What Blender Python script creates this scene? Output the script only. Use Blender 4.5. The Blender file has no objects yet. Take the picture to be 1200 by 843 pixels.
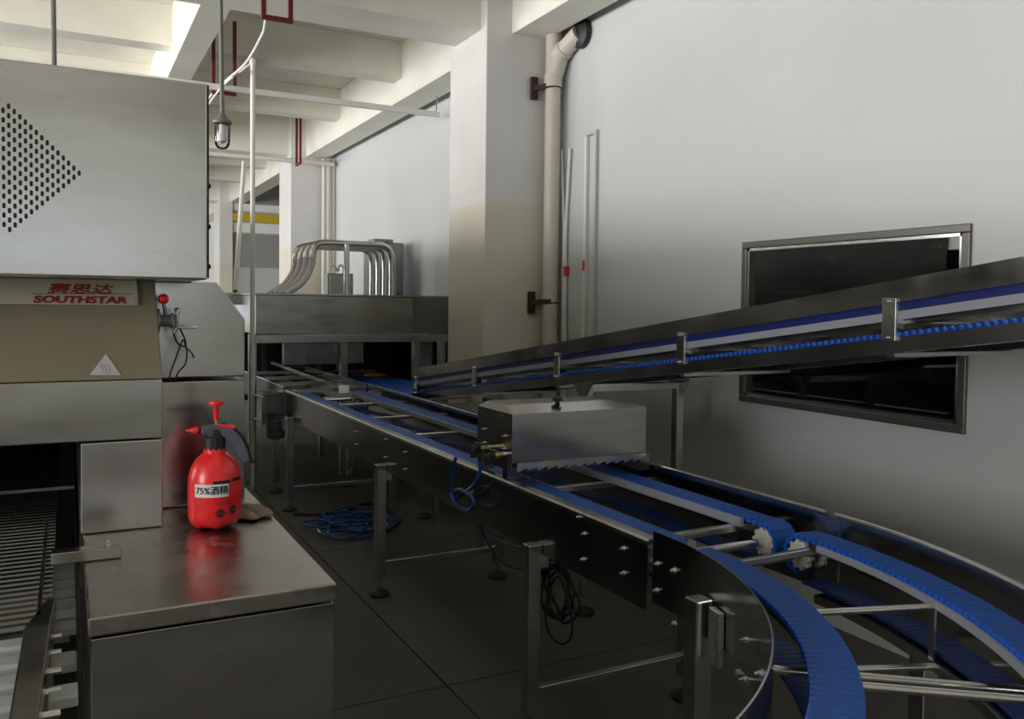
import bpy, bmesh, math, random
from mathutils import Vector, Matrix
random.seed(7)
scn = bpy.context.scene
COL = scn.collection
R_ = math.radians

# ------------------------------------------------------------------ camera
H = 1.5
YAW, PITCH, ROLL, FPX, CX, CY = R_(27.55), R_(2.03), 0.012, 1000.0, 600.0, 393.0
fwd = Vector((math.sin(YAW)*math.cos(PITCH), math.cos(YAW)*math.cos(PITCH), -math.sin(PITCH)))
r0 = Vector((math.cos(YAW), -math.sin(YAW), 0)); u0 = r0.cross(fwd)
rgt = r0*math.cos(ROLL) + u0*math.sin(ROLL); upv = -r0*math.sin(ROLL) + u0*math.cos(ROLL)
EYE = Vector((0, 0, H))
cd = bpy.data.cameras.new('camera'); cam = bpy.data.objects.new('camera', cd); COL.objects.link(cam)
cd.sensor_width = 36; cd.lens = 36*FPX/1200; cd.shift_y = (CY-421.5)/1200; cd.clip_start = 0.02
cam.matrix_world = Matrix(((rgt.x, upv.x, -fwd.x, 0), (rgt.y, upv.y, -fwd.y, 0), (rgt.z, upv.z, -fwd.z, H), (0, 0, 0, 1)))
scn.camera = cam
def ray(px, py): return fwd + rgt*((px-CX)/FPX) - upv*((py-CY)/FPX)
def on(px, py, X=None, Y=None, Z=None):
    d = ray(px, py)
    t = (X/d.x) if X is not None else (Y/d.y) if Y is not None else ((Z-H)/d.z)
    return EYE + d*t

# ------------------------------------------------------------------ world, daylight, exposure
scn.view_settings.view_transform = 'Standard'; scn.view_settings.look = 'None'
scn.view_settings.exposure = 0.0; scn.view_settings.gamma = 1.0; scn.view_settings.use_curve_mapping = False
scn.cycles.use_denoising = True
scn.cycles.max_bounces = 10; scn.cycles.diffuse_bounces = 6; scn.cycles.glossy_bounces = 5
scn.cycles.caustics_reflective = False; scn.cycles.caustics_refractive = False
scn.cycles.sample_clamp_indirect = 4.0
w = bpy.data.worlds.new('sky'); scn.world = w; w.use_nodes = True
w.node_tree.nodes['Background'].inputs[0].default_value = (0.80, 0.88, 1.0, 1)
w.node_tree.nodes['Background'].inputs[1].default_value = 1.2
def daylight(name, loc, rot, sx, sy, power, col=(1.0, 0.985, 0.95)):
    l = bpy.data.lights.new(name, 'AREA'); l.shape = 'RECTANGLE'; l.size = sx; l.size_y = sy; l.energy = power; l.color = col
    o = bpy.data.objects.new(name, l); COL.objects.link(o); o.location = loc; o.rotation_euler = rot
    return o
LEFTX = -6.0
WINS_LEFT = [(-2.6, 0.4), (3.2, 6.2), (7.4, 10.4), (12.6, 16.2)]       # y ranges of the windows in the left wall
WZ0, WZ1 = 1.15, 3.3
for (a, b), pw in zip(WINS_LEFT, (230, 430, 430, 300)):
    daylight('window_daylight', (LEFTX-0.12, (a+b)/2, (WZ0+WZ1)/2), (0, R_(-90), 0), WZ1-WZ0-.1, b-a-.1, pw)
daylight('window_daylight', (0, -7.9, 2.05), (R_(-90), 0, 0), 3.0, 1.0, 45)
daylight('window_daylight', (0.2, 21.9, 2.2), (R_(90), 0, 0), 3.8, 2.3, 160)

# ------------------------------------------------------------------ materials
MATS = {}
def new_mat(name):
    m = bpy.data.materials.new(name); m.use_nodes = True
    nt = m.node_tree; return m, nt, nt.nodes['Principled BSDF'], nt.nodes, nt.links
def mat(name, col, rough=0.5, metal=0.0, var=0.0, scale=4.0, stretch=(1, 1, 1), rvar=0.0, bump=0.0, bscale=200, spec=0.5, coat=0.0, detail=4, sss=0.0):
    m, nt, b, N, L = new_mat(name)
    b.inputs['Base Color'].default_value = (*col, 1); b.inputs['Roughness'].default_value = rough; b.inputs['Metallic'].default_value = metal
    b.inputs['Specular IOR Level'].default_value = spec; b.inputs['Coat Weight'].default_value = coat
    if sss: b.inputs['Subsurface Weight'].default_value = sss; b.inputs['Subsurface Radius'].default_value = (.02, .005, .004)
    if var or rvar or bump:
        tc = N.new('ShaderNodeTexCoord'); mp = N.new('ShaderNodeMapping'); L.new(tc.outputs['Object'], mp.inputs[0]); mp.inputs['Scale'].default_value = stretch
    if var or rvar:
        nz = N.new('ShaderNodeTexNoise'); nz.inputs['Scale'].default_value = scale; nz.inputs['Detail'].default_value = detail; nz.inputs['Roughness'].default_value = .6
        L.new(mp.outputs[0], nz.inputs['Vector'])
    if var:
        r = N.new('ShaderNodeMapRange'); L.new(nz.outputs['Fac'], r.inputs['Value']); r.inputs['From Min'].default_value = .3; r.inputs['From Max'].default_value = .7
        r.inputs['To Min'].default_value = 1-var; r.inputs['To Max'].default_value = 1+var
        mx = N.new('ShaderNodeVectorMath'); mx.operation = 'SCALE'; mx.inputs[0].default_value = col; L.new(r.outputs[0], mx.inputs['Scale']); L.new(mx.outputs[0], b.inputs['Base Color'])
    if rvar:
        r = N.new('ShaderNodeMapRange'); L.new(nz.outputs['Fac'], r.inputs['Value']); r.inputs['From Min'].default_value = .3; r.inputs['From Max'].default_value = .7
        r.inputs['To Min'].default_value = max(.02, rough-rvar); r.inputs['To Max'].default_value = min(1, rough+rvar); L.new(r.outputs[0], b.inputs['Roughness'])
    if bump:
        n2 = N.new('ShaderNodeTexNoise'); n2.inputs['Scale'].default_value = bscale; n2.inputs['Detail'].default_value = 3; L.new(mp.outputs[0], n2.inputs['Vector'])
        bp = N.new('ShaderNodeBump'); bp.inputs['Strength'].default_value = bump; bp.inputs['Distance'].default_value = .002; L.new(n2.outputs['Fac'], bp.inputs['Height']); L.new(bp.outputs[0], b.inputs['Normal'])
    MATS[name] = m; return m
def zpaint(name, lo, hi, zsplit, rough=.5):
    """painted masonry with a dado: one paint up to zsplit (world height), another above"""
    m, nt, b, N, L = new_mat(name)
    g = N.new('ShaderNodeNewGeometry'); s = N.new('ShaderNodeSeparateXYZ'); L.new(g.outputs['Position'], s.inputs[0])
    c = N.new('ShaderNodeMath'); c.operation = 'GREATER_THAN'; c.inputs[1].default_value = zsplit; L.new(s.outputs['Z'], c.inputs[0])
    mx = N.new('ShaderNodeMix'); mx.data_type = 'RGBA'; mx.inputs[6].default_value = (*lo, 1); mx.inputs[7].default_value = (*hi, 1); L.new(c.outputs[0], mx.inputs[0])
    nz = N.new('ShaderNodeTexNoise'); nz.inputs['Scale'].default_value = 3; nz.inputs['Detail'].default_value = 5; L.new(g.outputs['Position'], nz.inputs['Vector'])
    r = N.new('ShaderNodeMapRange'); L.new(nz.outputs['Fac'], r.inputs['Value']); r.inputs['To Min'].default_value = .9; r.inputs['To Max'].default_value = 1.08
    sc = N.new('ShaderNodeVectorMath'); sc.operation = 'SCALE'; L.new(mx.outputs[2], sc.inputs[0]); L.new(r.outputs[0], sc.inputs['Scale'])
    L.new(sc.outputs[0], b.inputs['Base Color']); b.inputs['Roughness'].default_value = rough
    MATS[name] = m; return m
mat('plaster', (.84, .82, .74), .7, var=.05, scale=2.5, bump=.1, bscale=60)
mat('panel', (.60, .62, .63), .38, var=.03, scale=.8, rvar=.05, spec=.6)
mat('slab', (.092, .084, .067), .6, var=.28, scale=7, rvar=.12, bump=.15, bscale=90, detail=8)
mat('joint', (.03, .028, .024), .9)
zpaint('pillar_paint', (.70, .665, .56), (.72, .71, .70), 2.22)
mat('steel', (.52, .515, .50), .24, 1.0, var=.07, scale=3.0, rvar=.05, detail=2)
mat('hood_steel', (.64, .64, .62), .26, 1.0, var=.14, scale=4, stretch=(.6, 1, 2.2), rvar=.06, detail=3)
mat('guard_steel', (.42, .42, .42), .19, 1.0, var=.10, scale=5, rvar=.05, detail=2)
mat('brushed', (.43, .43, .415), .22, 1.0, var=.14, scale=4, stretch=(.6, 1, 2.2), rvar=.06, detail=3)
mat('worn_steel', (.45, .43, .40), .27, 1.0, var=.13, scale=7, rvar=.07, detail=2)
m = mat('floured_steel', (.45, .43, .40), .27, 1.0, var=.12, scale=7, rvar=.07, detail=2)     # steel with dried flour smears
nt = m.node_tree; N = nt.nodes; L = nt.links; b = N['Principled BSDF']
tc = N.new('ShaderNodeTexCoord'); nz = N.new('ShaderNodeTexNoise'); nz.inputs['Scale'].default_value = 9; nz.inputs['Detail'].default_value = 6; nz.inputs['Roughness'].default_value = .65; L.new(tc.outputs['Object'], nz.inputs['Vector'])
rp = N.new('ShaderNodeMapRange'); rp.inputs['From Min'].default_value = .60; rp.inputs['From Max'].default_value = .74; rp.inputs['To Max'].default_value = .55; L.new(nz.outputs['Fac'], rp.inputs['Value'])
fl_ = N.new('ShaderNodeBsdfDiffuse'); fl_.inputs[0].default_value = (.42, .40, .38, 1); ms = N.new('ShaderNodeMixShader')
L.new(rp.outputs[0], ms.inputs[0]); L.new(b.outputs[0], ms.inputs[1]); L.new(fl_.outputs[0], ms.inputs[2]); L.new(ms.outputs[0], N['Material Output'].inputs[0])
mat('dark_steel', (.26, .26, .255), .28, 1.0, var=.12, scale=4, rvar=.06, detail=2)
mat('plate', (.31, .315, .325), .17, 1.0, var=.12, scale=5, rvar=.05, detail=2)
mat('navy', (.012, .022, .17), .35)
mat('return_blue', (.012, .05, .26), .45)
mat('bright', (.78, .78, .77), .16, 1.0)
mat('rod', (.70, .70, .68), .22, 1.0, var=.06, scale=20)
mat('beige', (.25, .22, .145), .55, var=.05, scale=6)
mat('cream', (.58, .55, .43), .45, var=.04, scale=9)
mat('sign_red', (.32, .02, .025), .5)
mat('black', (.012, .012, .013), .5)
mat('rubber', (.014, .014, .015), .55)
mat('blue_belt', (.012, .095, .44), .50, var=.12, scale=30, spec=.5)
mat('blue_tooth', (.015, .13, .72), .32)
mat('blue_hose', (.01, .09, .42), .25, coat=.3)
mat('nylon', (.72, .71, .66), .45)
mat('wear_strip', (.36, .38, .45), .35)
mat('red_plastic', (1.0, .028, .036), .32, coat=.25, sss=.15)
mat('red_paint', (.15, .010, .014), .45)
mat('grey_plastic', (.10, .11, .15), .45)
mat('white_label', (.86, .86, .86), .5)
mat('ink', (.015, .015, .015), .6)
mat('print', (.25, .006, .008), .45)
mat('pvc', (.62, .57, .50), .45, var=.06, scale=4)
mat('white_pvc', (.78, .78, .74), .4)
mat('clear_hose', (.72, .67, .69), .25, var=.08, scale=30)
mat('rust', (.05, .022, .018), .8, var=.3, scale=40)
mat('brass', (.62, .45, .16), .28, 1.0)
mat('frame_dark', (.16, .155, .14), .35, .6)
mat('lamp_grey', (.16, .17, .15), .5)
mat('orange', (.75, .22, .03), .6)
mat('wood', (.42, .17, .06), .6, var=.2, scale=14, stretch=(1, 8, 8))
mat('yellow', (.62, .42, .02), .5)
mat('grey_paint', (.30, .30, .30), .5)
mat('light_grey', (.55, .56, .56), .5)
mat('motor', (.20, .22, .24), .45, .3)
mat('rag', (.30, .25, .20), .9, var=.2, scale=60, bump=.4, bscale=300)
mat('label_red', (.65, .02, .07), .5)
m, nt, b, N, L = new_mat('lamp_glass')
tr = N.new('ShaderNodeBsdfTransparent'); tr.inputs[0].default_value = (.90, .91, .92, 1); gl = N.new('ShaderNodeBsdfGlossy'); gl.inputs['Roughness'].default_value = .05
fr = N.new('ShaderNodeFresnel'); fr.inputs[0].default_value = 1.4; mx = N.new('ShaderNodeMixShader'); L.new(fr.outputs[0], mx.inputs[0]); L.new(tr.outputs[0], mx.inputs[1]); L.new(gl.outputs[0], mx.inputs[2])
L.new(mx.outputs[0], N['Material Output'].inputs[0]); MATS['lamp_glass'] = m
m, nt, b, N, L = new_mat('window_glass')
tr = N.new('ShaderNodeBsdfTransparent'); tr.inputs[0].default_value = (.62, .64, .62, 1); gl = N.new('ShaderNodeBsdfGlossy'); gl.inputs['Roughness'].default_value = .02
fr = N.new('ShaderNodeFresnel'); fr.inputs[0].default_value = 2.0; mx = N.new('ShaderNodeMixShader'); L.new(fr.outputs[0], mx.inputs[0]); L.new(tr.outputs[0], mx.inputs[1]); L.new(gl.outputs[0], mx.inputs[2])
L.new(mx.outputs[0], N['Material Output'].inputs[0]); MATS['window_glass'] = m

# ------------------------------------------------------------------ mesh helpers
class MB:
    def __init__(s): s.V = []; s.F = []
    def add(s, vs, fs):
        k = len(s.V); s.V += [tuple(v) for v in vs]; s.F += [tuple(i+k for i in f) for f in fs]; return s
    def box(s, x0, y0, z0, x1, y1, z1):
        return s.add([(x0, y0, z0), (x1, y0, z0), (x1, y1, z0), (x0, y1, z0), (x0, y0, z1), (x1, y0, z1), (x1, y1, z1), (x0, y1, z1)],
                     [(0, 3, 2, 1), (4, 5, 6, 7), (0, 1, 5, 4), (1, 2, 6, 5), (2, 3, 7, 6), (3, 0, 4, 7)])
    def bar(s, p0, p1, w, h, up=(0, 0, 1)):
        p0, p1, up = Vector(p0), Vector(p1), Vector(up); d = (p1-p0).normalized(); sx = d.cross(up)
        if sx.length < 1e-4: sx = d.cross(Vector((0, 1, 0)))
        sx.normalize(); u = sx.cross(d).normalized(); vs = []
        for p in (p0, p1):
            for a, c in ((-1, -1), (1, -1), (1, 1), (-1, 1)): vs.append(p+sx*(a*w/2)+u*(c*h/2))
        return s.add(vs, [(0, 1, 2, 3), (7, 6, 5, 4), (0, 4, 5, 1), (1, 5, 6, 2), (2, 6, 7, 3), (3, 7, 4, 0)])
    def tube(s, pts, r, n=10, cap=True, closed=False):
        pts = [Vector(p) for p in pts]; m = len(pts); rr = r if isinstance(r, (list, tuple)) else [r]*m; vs = []; nrm = None
        for i, p in enumerate(pts):
            if closed: t = (pts[(i+1) % m]-pts[i-1]).normalized()
            else: t = ((pts[min(i+1, m-1)]-p).normalized()*(1 if i < m-1 else 0)+(p-pts[max(i-1, 0)]).normalized()*(1 if i else 0)).normalized()
            if nrm is None:
                nrm = t.cross(Vector((0, 0, 1)))
                if nrm.length < 1e-3: nrm = t.cross(Vector((0, 1, 0)))
                nrm.normalize()
            else: nrm = (nrm-t*nrm.dot(t)).normalized()
            bn = t.cross(nrm)
            for k in range(n):
                a = 2*math.pi*k/n; vs.append(p+nrm*(rr[i]*math.cos(a))+bn*(rr[i]*math.sin(a)))
        fs = []
        for i in range(m if closed else m-1):
            j = (i+1) % m
            for k in range(n): fs.append((i*n+k, i*n+(k+1) % n, j*n+(k+1) % n, j*n+k))
        if cap and not closed: fs.append(tuple(range(n-1, -1, -1))); fs.append(tuple((m-1)*n+k for k in range(n)))
        return s.add(vs, fs)
    def cyl(s, p0, p1, r, n=14, r1=None): return s.tube([p0, p1], [r, r if r1 is None else r1], n)
    def lathe(s, c, prof, n=24, axis=(0, 0, 1)):
        ax = Vector(axis).normalized(); q = Vector((0, 0, 1)).rotation_difference(ax); vs = []; m = len(prof)
        for (r, z) in prof:
            for k in range(n):
                a = 2*math.pi*k/n; vs.append(Vector(c)+q @ Vector((max(r, 1e-5)*math.cos(a), max(r, 1e-5)*math.sin(a), z)))
        fs = [(i*n+k, i*n+(k+1) % n, (i+1)*n+(k+1) % n, (i+1)*n+k) for i in range(m-1) for k in range(n)]
        fs.append(tuple(range(n-1, -1, -1))); fs.append(tuple((m-1)*n+k for k in range(n)))
        return s.add(vs, fs)
    def prism(s, poly, f0, f1):
        """poly: list of 2-tuples; f0, f1 map (u, v) to a point on the two end faces"""
        n = len(poly); vs = [f0(*p) for p in poly]+[f1(*p) for p in poly]
        return s.add(vs, [tuple(range(n-1, -1, -1)), tuple(range(n, 2*n))]+[(i, (i+1) % n, n+(i+1) % n, n+i) for i in range(n)])
    def arc(s, sec, c, a0, a1, n):
        """closed section [(r, z)] swept about the vertical axis through c; angle runs from +X towards -Y"""
        m = len(sec); vs = []
        for i in range(n+1):
            a = a0+(a1-a0)*i/n
            for r, z in sec: vs.append((c[0]+r*math.cos(a), c[1]-r*math.sin(a), z))
        fs = [(i*m+k, i*m+(k+1) % m, (i+1)*m+(k+1) % m, (i+1)*m+k) for i in range(n) for k in range(m)]
        fs += [tuple(range(m-1, -1, -1)), tuple(n*m+k for k in range(m))]
        return s.add(vs, fs)
    def map(s, fn): s.V = [tuple(fn(Vector(v))) for v in s.V]; return s
    def mesh(s, name, m, org=(0, 0, 0), smooth=False):
        me = bpy.data.meshes.new(name); o = Vector(org)
        me.from_pydata([Vector(v)-o for v in s.V], [], s.F)
        bm = bmesh.new(); bm.from_mesh(me); bmesh.ops.recalc_face_normals(bm, faces=bm.faces); bm.to_mesh(me); bm.free()
        if smooth:
            for p in me.polygons: p.use_smooth = True
            me.set_sharp_from_angle(angle=R_(40))
        me.materials.append(MATS[m]); return me
def org_of(o):
    p = Vector((0, 0, 0))
    while o is not None: p = p+o.location; o = o.parent
    return p
def obj(name, mb, m, parent=None, smooth=False, bevel=0.0, kind=None):
    if parent is not None: org = org_of(parent)
    else:
        xs, ys, zs = zip(*mb.V); org = Vector(((min(xs)+max(xs))/2, (min(ys)+max(ys))/2, min(zs)))
    me = mb.mesh(name, m, org, smooth); o = bpy.data.objects.new(name, me); COL.objects.link(o)
    if parent is not None: o.parent = parent
    else: o.location = org
    if bevel:
        md = o.modifiers.new('bevel', 'BEVEL'); md.width = bevel; md.segments = 2; md.limit_method = 'ANGLE'; md.angle_limit = R_(40)
    if kind: o['kind'] = kind
    return o
def tag(o, label, cat, group=None):
    o['label'] = label; o['category'] = cat
    if group: o['group'] = group
    return o
def thing(name, label, cat, loc, group=None):
    o = bpy.data.objects.new(name, None); COL.objects.link(o); o.location = loc; o.empty_display_size = .1
    return tag(o, label, cat, group)
def struct(name, mb, m, **k): return obj(name, mb, m, kind='structure', **k)
def text_mesh(body, size, m, extrude=.0006, shear=0.0, bold=0.0, sx=1.0, fat=0.0):
    c = bpy.data.curves.new('lettering', 'FONT'); c.body = body; c.size = size; c.extrude = extrude; c.shear = shear; c.offset = bold; c.align_x = 'CENTER'; c.align_y = 'CENTER'; c.resolution_u = 3
    o = bpy.data.objects.new('lettering', c); COL.objects.link(o); bpy.context.view_layer.update()
    me = bpy.data.meshes.new_from_object(o.evaluated_get(bpy.context.evaluated_depsgraph_get())); bpy.data.objects.remove(o); bpy.data.curves.remove(c)
    me.materials.clear(); me.materials.append(MATS[m])
    xs = [v.co.x for v in me.vertices]; mid = (min(xs)+max(xs))/2
    for v in me.vertices: v.co.x = (v.co.x-mid)*sx
    if fat:                                          # thicken strokes: the same glyphs laid beside themselves
        bm = bmesh.new(); bm.from_mesh(me); g0 = bm.verts[:]+bm.edges[:]+bm.faces[:]
        for q, (dx, dy) in enumerate(((fat, 0), (-fat, 0), (0, fat*.7), (0, -fat*.7))):
            d = bmesh.ops.duplicate(bm, geom=g0)
            bmesh.ops.translate(bm, verts=[e for e in d['geom'] if isinstance(e, bmesh.types.BMVert)], vec=(dx, dy, .00004*(q+1)))
        bm.to_mesh(me); bm.free()
    return me
def place(name, me, parent, loc, rot=(0, 0, 0)):
    o = bpy.data.objects.new(name, me); COL.objects.link(o); o.parent = parent; o.location = Vector(loc)-org_of(parent); o.rotation_euler = rot; return o
def sm(pts, n=6):
    """Catmull-Rom through points"""
    P = [Vector(p) for p in pts]; P = [P[0]*2-P[1]]+P+[P[-1]*2-P[-2]]; out = []
    for i in range(1, len(P)-2):
        for k in range(n):
            t = k/n; a, b_, c, d = P[i-1:i+3]
            out.append(.5*((2*b_)+(c-a)*t+(2*a-5*b_+4*c-d)*t*t+(3*b_-a-3*c+d)*t**3))
    return out+[P[-2]]

# ------------------------------------------------------------------ the room
WX = 3.2                      # inner face of the panel wall
YB, YF = -8.0, 22.0
CEIL, BEAM, SEC = 3.97, 3.43, 3.63
fl = struct('floor', MB().box(LEFTX-.2, YB-.2, -.2, 5.6, YF+.2, -.012), 'joint')
SL = 2.0; g = .004
slab_me = {}
x = 1.316-4*SL
k = 0
while x < 3.3:
    y = 3.04-6*SL
    while y < 22:
        x0, x1, y0, y1 = max(x, LEFTX)+g, min(x+SL, 3.35)-g, max(y, YB)+g, min(y+SL, YF)-g
        if x1-x0 > .05 and y1-y0 > .05:
            obj('floor_slab', MB().box(x0, y0, -.06, x1, y1, 0), 'slab', fl)
        y += SL
    x += SL
A, B_, C_, D_ = on(873, 284, X=WX), on(1140, 262, X=WX), on(1132, 509, X=WX), on(867, 470, X=WX)
WY0, WY1 = (B_.y+C_.y)/2, (A.y+D_.y)/2; WB, WT = (C_.z+D_.z)/2, (A.z+B_.z)/2
f = .03
mb = MB()
mb.box(WX, YB, 0, WX+.1, WY0+f, CEIL).box(WX, WY1-f, 0, WX+.1, 12.1, CEIL).box(WX, WY0+f, 0, WX+.1, WY1-f, WB+f).box(WX, WY0+f, WT-f, WX+.1, WY1-f, CEIL)
struct('wall_right', mb, 'panel')
mb = MB(); fw = .035; xo, xi = WX-.016, WX+.03
for (a, b2, c, d) in ((WY0, WB, WY1, WB+fw), (WY0, WT-fw, WY1, WT), (WY0, WB+fw, WY0+fw, WT-fw), (WY1-fw, WB+fw, WY1, WT-fw)): mb.box(xo, a, b2, xi, c, d)
win = struct('window_1', mb, 'frame_dark', bevel=.004)
mb = MB(); s_ = .014
for (a, b2, c, d) in ((WY0+fw, WB+fw, WY1-fw, WB+fw+s_), (WY0+fw, WT-fw-s_, WY1-fw, WT-fw), (WY0+fw, WB+fw, WY0+fw+s_, WT-fw), (WY1-fw-s_, WB+fw, WY1-fw, WT-fw)): mb.box(WX-.006, a, b2, WX+.03, c, d)
obj('glazing_bead', mb, 'bright', win)
obj('pane', MB().box(WX+.015, WY0+fw, WB+fw, WX+.021, WY1-fw, WT-fw), 'window_glass', win)
# unlit room behind the window
mb = MB().box(WX+2.3, -.4, 0, WX+2.36, 5.5, CEIL).box(WX+.1, -.46, 0, WX+2.36, -.4, CEIL).box(WX+.1, 5.5, 0, WX+2.36, 5.56, CEIL).box(WX+.1, -.46, CEIL-.3, WX+2.36, 5.56, CEIL-.24)
struct('wall_neighbour_room', mb, 'grey_paint')
struct('ceiling', MB().box(LEFTX-.2, YB-.2, CEIL, 5.6, YF+.2, CEIL+.15), 'plaster')
# left wall with daylight windows
mb = MB(); ys = [YB]
for a, b2 in WINS_LEFT: ys += [a, b2]
ys.append(YF)
for i in range(0, len(ys), 2): mb.box(LEFTX-.2, ys[i], 0, LEFTX, ys[i+1], CEIL)
for a, b2 in WINS_LEFT: mb.box(LEFTX-.2, a, 0, LEFTX, b2, WZ0).box(LEFTX-.2, a, WZ1, LEFTX, b2, CEIL)
struct('wall_left', mb, 'plaster')
for i, (a, b2) in enumerate(WINS_LEFT):
    mb = MB(); n = 3
    for q in range(n+1):
        yy = a+(b2-a-.05)*q/n; mb.box(LEFTX-.08, yy, WZ0, LEFTX-.03, yy+.05, WZ1)
    for zz in (WZ0, WZ0+.75, WZ1-.05): mb.box(LEFTX-.08, a, zz, LEFTX-.03, b2, zz+.05)
    struct('window_%d' % (i+2), mb, 'light_grey')
mb = MB().box(LEFTX-.2, YB-.2, 0, -1.55, YB, CEIL).box(1.55, YB-.2, 0, WX+.1, YB, CEIL).box(-1.55, YB-.2, 0, 1.55, YB, 1.5).box(-1.55, YB-.2, 2.6, 1.55, YB, CEIL)
struct('wall_rear', mb, 'plaster')
mb = MB().box(LEFTX-.2, YF, 0, -1.7, YF+.2, CEIL).box(2.1, YF, 0, 5.6, YF+.2, CEIL).box(-1.7, YF, 0, 2.1, YF+.2, 1.05).box(-1.7, YF, 3.35, 2.1, YF+.2, CEIL)
struct('wall_far', mb, 'plaster')
# far bay behind the second pillar: grey partition, white bands, yellow rail
struct('wall_far_bay', MB().box(2.87, 17.4, 0, 5.6, 17.5, CEIL).box(5.5, 12.0, 0, 5.6, 17.4, CEIL).box(WX+.1, 12.0, 0, 5.6, 12.05, CEIL), 'light_grey')
for q, (z0, z1, mm, dy) in enumerate(((3.43, CEIL, 'grey_paint', .03), (3.28, 3.42, 'white_label', .05), (2.86, 3.05, 'white_label', .05), (2.18, 2.84, 'grey_paint', .03))):
    struct('trim_%d' % (q+1), MB().box(2.87, 17.4-dy, z0, 5.5, 17.398, z1), mm)
tag(obj('crane_rail', MB().box(2.88, 17.24, 3.16, 5.45, 17.34, 3.22).box(2.88, 17.27, 3.07, 5.45, 17.31, 3.16), 'yellow'), 'yellow steel rail crossing the grey bay beyond second pillar', 'rail')
# pillars
PIL = [(5.46, 6.10), (11.37, 12.05), (17.3, 18.0)]
for a, b2 in PIL:
    struct('pillar', MB().box(2.62, a, 0, WX+.1 if a < 15 else 2.87, b2, CEIL), 'pillar_paint', bevel=.008)
# beams
struct('beam', MB().box(2.82, YB, BEAM, 3.10, YF, CEIL), 'plaster', bevel=.006)                # along the panel wall
struct('beam', MB().box(.79, YB, BEAM+.03, .99, YF, CEIL), 'plaster', bevel=.006)
struct('beam', MB().box(-3.2, YB, BEAM+.03, -3.0, YF, CEIL), 'plaster', bevel=.006)
for a, b2 in PIL:                                                                                 # main cross beams, haunched at the pillar
    mb = MB(); poly = [(LEFTX, BEAM+.02), (2.9, BEAM+.02), (2.9, CEIL), (LEFTX, CEIL)]
    y0, y1 = a+.1, b2-.1
    mb.prism(poly, lambda u, v: (u, y0, v), lambda u, v: (u, y1, v)); struct('beam', mb, 'plaster')
for yy in (-6.3, -4.3, -2.3, -.3, 1.6, 3.6, 7.72, 9.76, 13.9, 15.7):
    struct('beam', MB().box(LEFTX, yy, SEC, 2.84, yy+.22, CEIL), 'plaster', bevel=.006)

# ------------------------------------------------------------------ left machine (tunnel oven)
FY = 2.10
oven = thing('tunnel_oven', 'stainless steel tunnel machine with perforated hood and red lettered cream sign', 'machine', (-.9, 3.4, 0))
ht = on(243, 98, Y=1.98); hb = on(242, 328, Y=1.98)
HX, HZ0, HZ1 = ht.x, hb.z, ht.z
hood = obj('hood', MB().box(-2.2, 1.98, HZ0, HX, 4.4, HZ1), 'hood_steel', oven, bevel=.004)
obj('hood_edge', MB().box(HX, 1.985, HZ0+.004, HX+.004, 4.4, HZ1-.002), 'black', hood)
for zz in (HZ1-.22, HZ1-.31, HZ0+.03): obj('screw', MB().lathe((HX+.004, 2.0, zz), [(.006, -.001), (.006, .003), (.003, .006)], 10, (1, 0, 0)), 'black', hood)
c0 = on(10.75, 197, Y=1.98); sx_ = on(17.25, 197, Y=1.98).x-c0.x; sz_ = c0.z-on(10.75, 208.1, Y=1.98).z
mb = MB()
for i in range(-13, 14):
    n = 13-abs(i)
    for q in range(n+1):
        zc = c0.z+(q-n/2)*sz_; xc = c0.x+i*sx_; rx, rz = .0031, .0055
        mb.prism([(xc+rx*math.cos(t), zc+(rz-rx)*(1 if math.sin(t) >= 0 else -1)+rx*math.sin(t)) for t in [2*math.pi*(j+.5)/10 for j in range(10)]], lambda u, v: (u, 1.9785, v), lambda u, v: (u, 1.981, v))
obj('vent_slots', mb, 'black', hood, kind='stuff')
zt = on(100, 362, Y=FY+.03).z; zb = on(190, 444, Y=FY).z; zl = on(190, 513, Y=FY).z
xr1 = on(181, 328, Y=FY+.08).x; xr2 = on(190.5, 445, Y=FY).x
# beige front panel, leaning back towards the top
mb = MB().add([(-2.2, FY, zb), (xr2, FY, zb), (xr1, FY+.07, HZ0), (-2.2, FY+.07, HZ0), (-2.2, 2.7, zb), (xr2, 2.7, zb), (xr1, 2.7, HZ0), (-2.2, 2.7, HZ0)],
              [(0, 1, 2, 3), (7, 6, 5, 4), (0, 4, 5, 1), (1, 5, 6, 2), (2, 6, 7, 3), (3, 7, 4, 0)])
fp = obj('front_panel', mb, 'beige', oven, bevel=.003)
# sign on it
lean = math.atan2(.07, HZ0-zb)
def pan(px, py, off=.0):                       # pixel onto the leaning panel
    d = ray(px, py); n = Vector((0, -math.cos(lean), math.sin(lean))); p0 = Vector((0, FY, zb)); t = (p0-EYE).dot(n)/d.dot(n)
    return EYE+d*t+n*off
s1, s2 = pan(162, 358), pan(160, 329)
mb = MB(); xl = -.75
mb.bar((xl, s1.y-.004, (s1.z+s2.z)/2), (s1.x, s1.y-.004, (s1.z+s2.z)/2), .01, s2.z-s1.z, (0, math.sin(lean), math.cos(lean)))
sign = obj('sign_plate', MB().add([(xl, s1.y-.007, s1.z), (s1.x, s1.y-.007, s1.z), (s2.x, s2.y-.007, s2.z), (xl, s2.y-.007, s2.z), (xl, s1.y+.004, s1.z), (s1.x, s1.y+.004, s1.z), (s2.x, s2.y+.004, s2.z), (xl, s2.y+.004, s2.z)],
              [(0, 1, 2, 3), (7, 6, 5, 4), (0, 4, 5, 1), (1, 5, 6, 2), (2, 6, 7, 3), (3, 7, 4, 0)]), 'cream', oven, bevel=.001)
rot = (R_(90)-lean, 0, 0)
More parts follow.
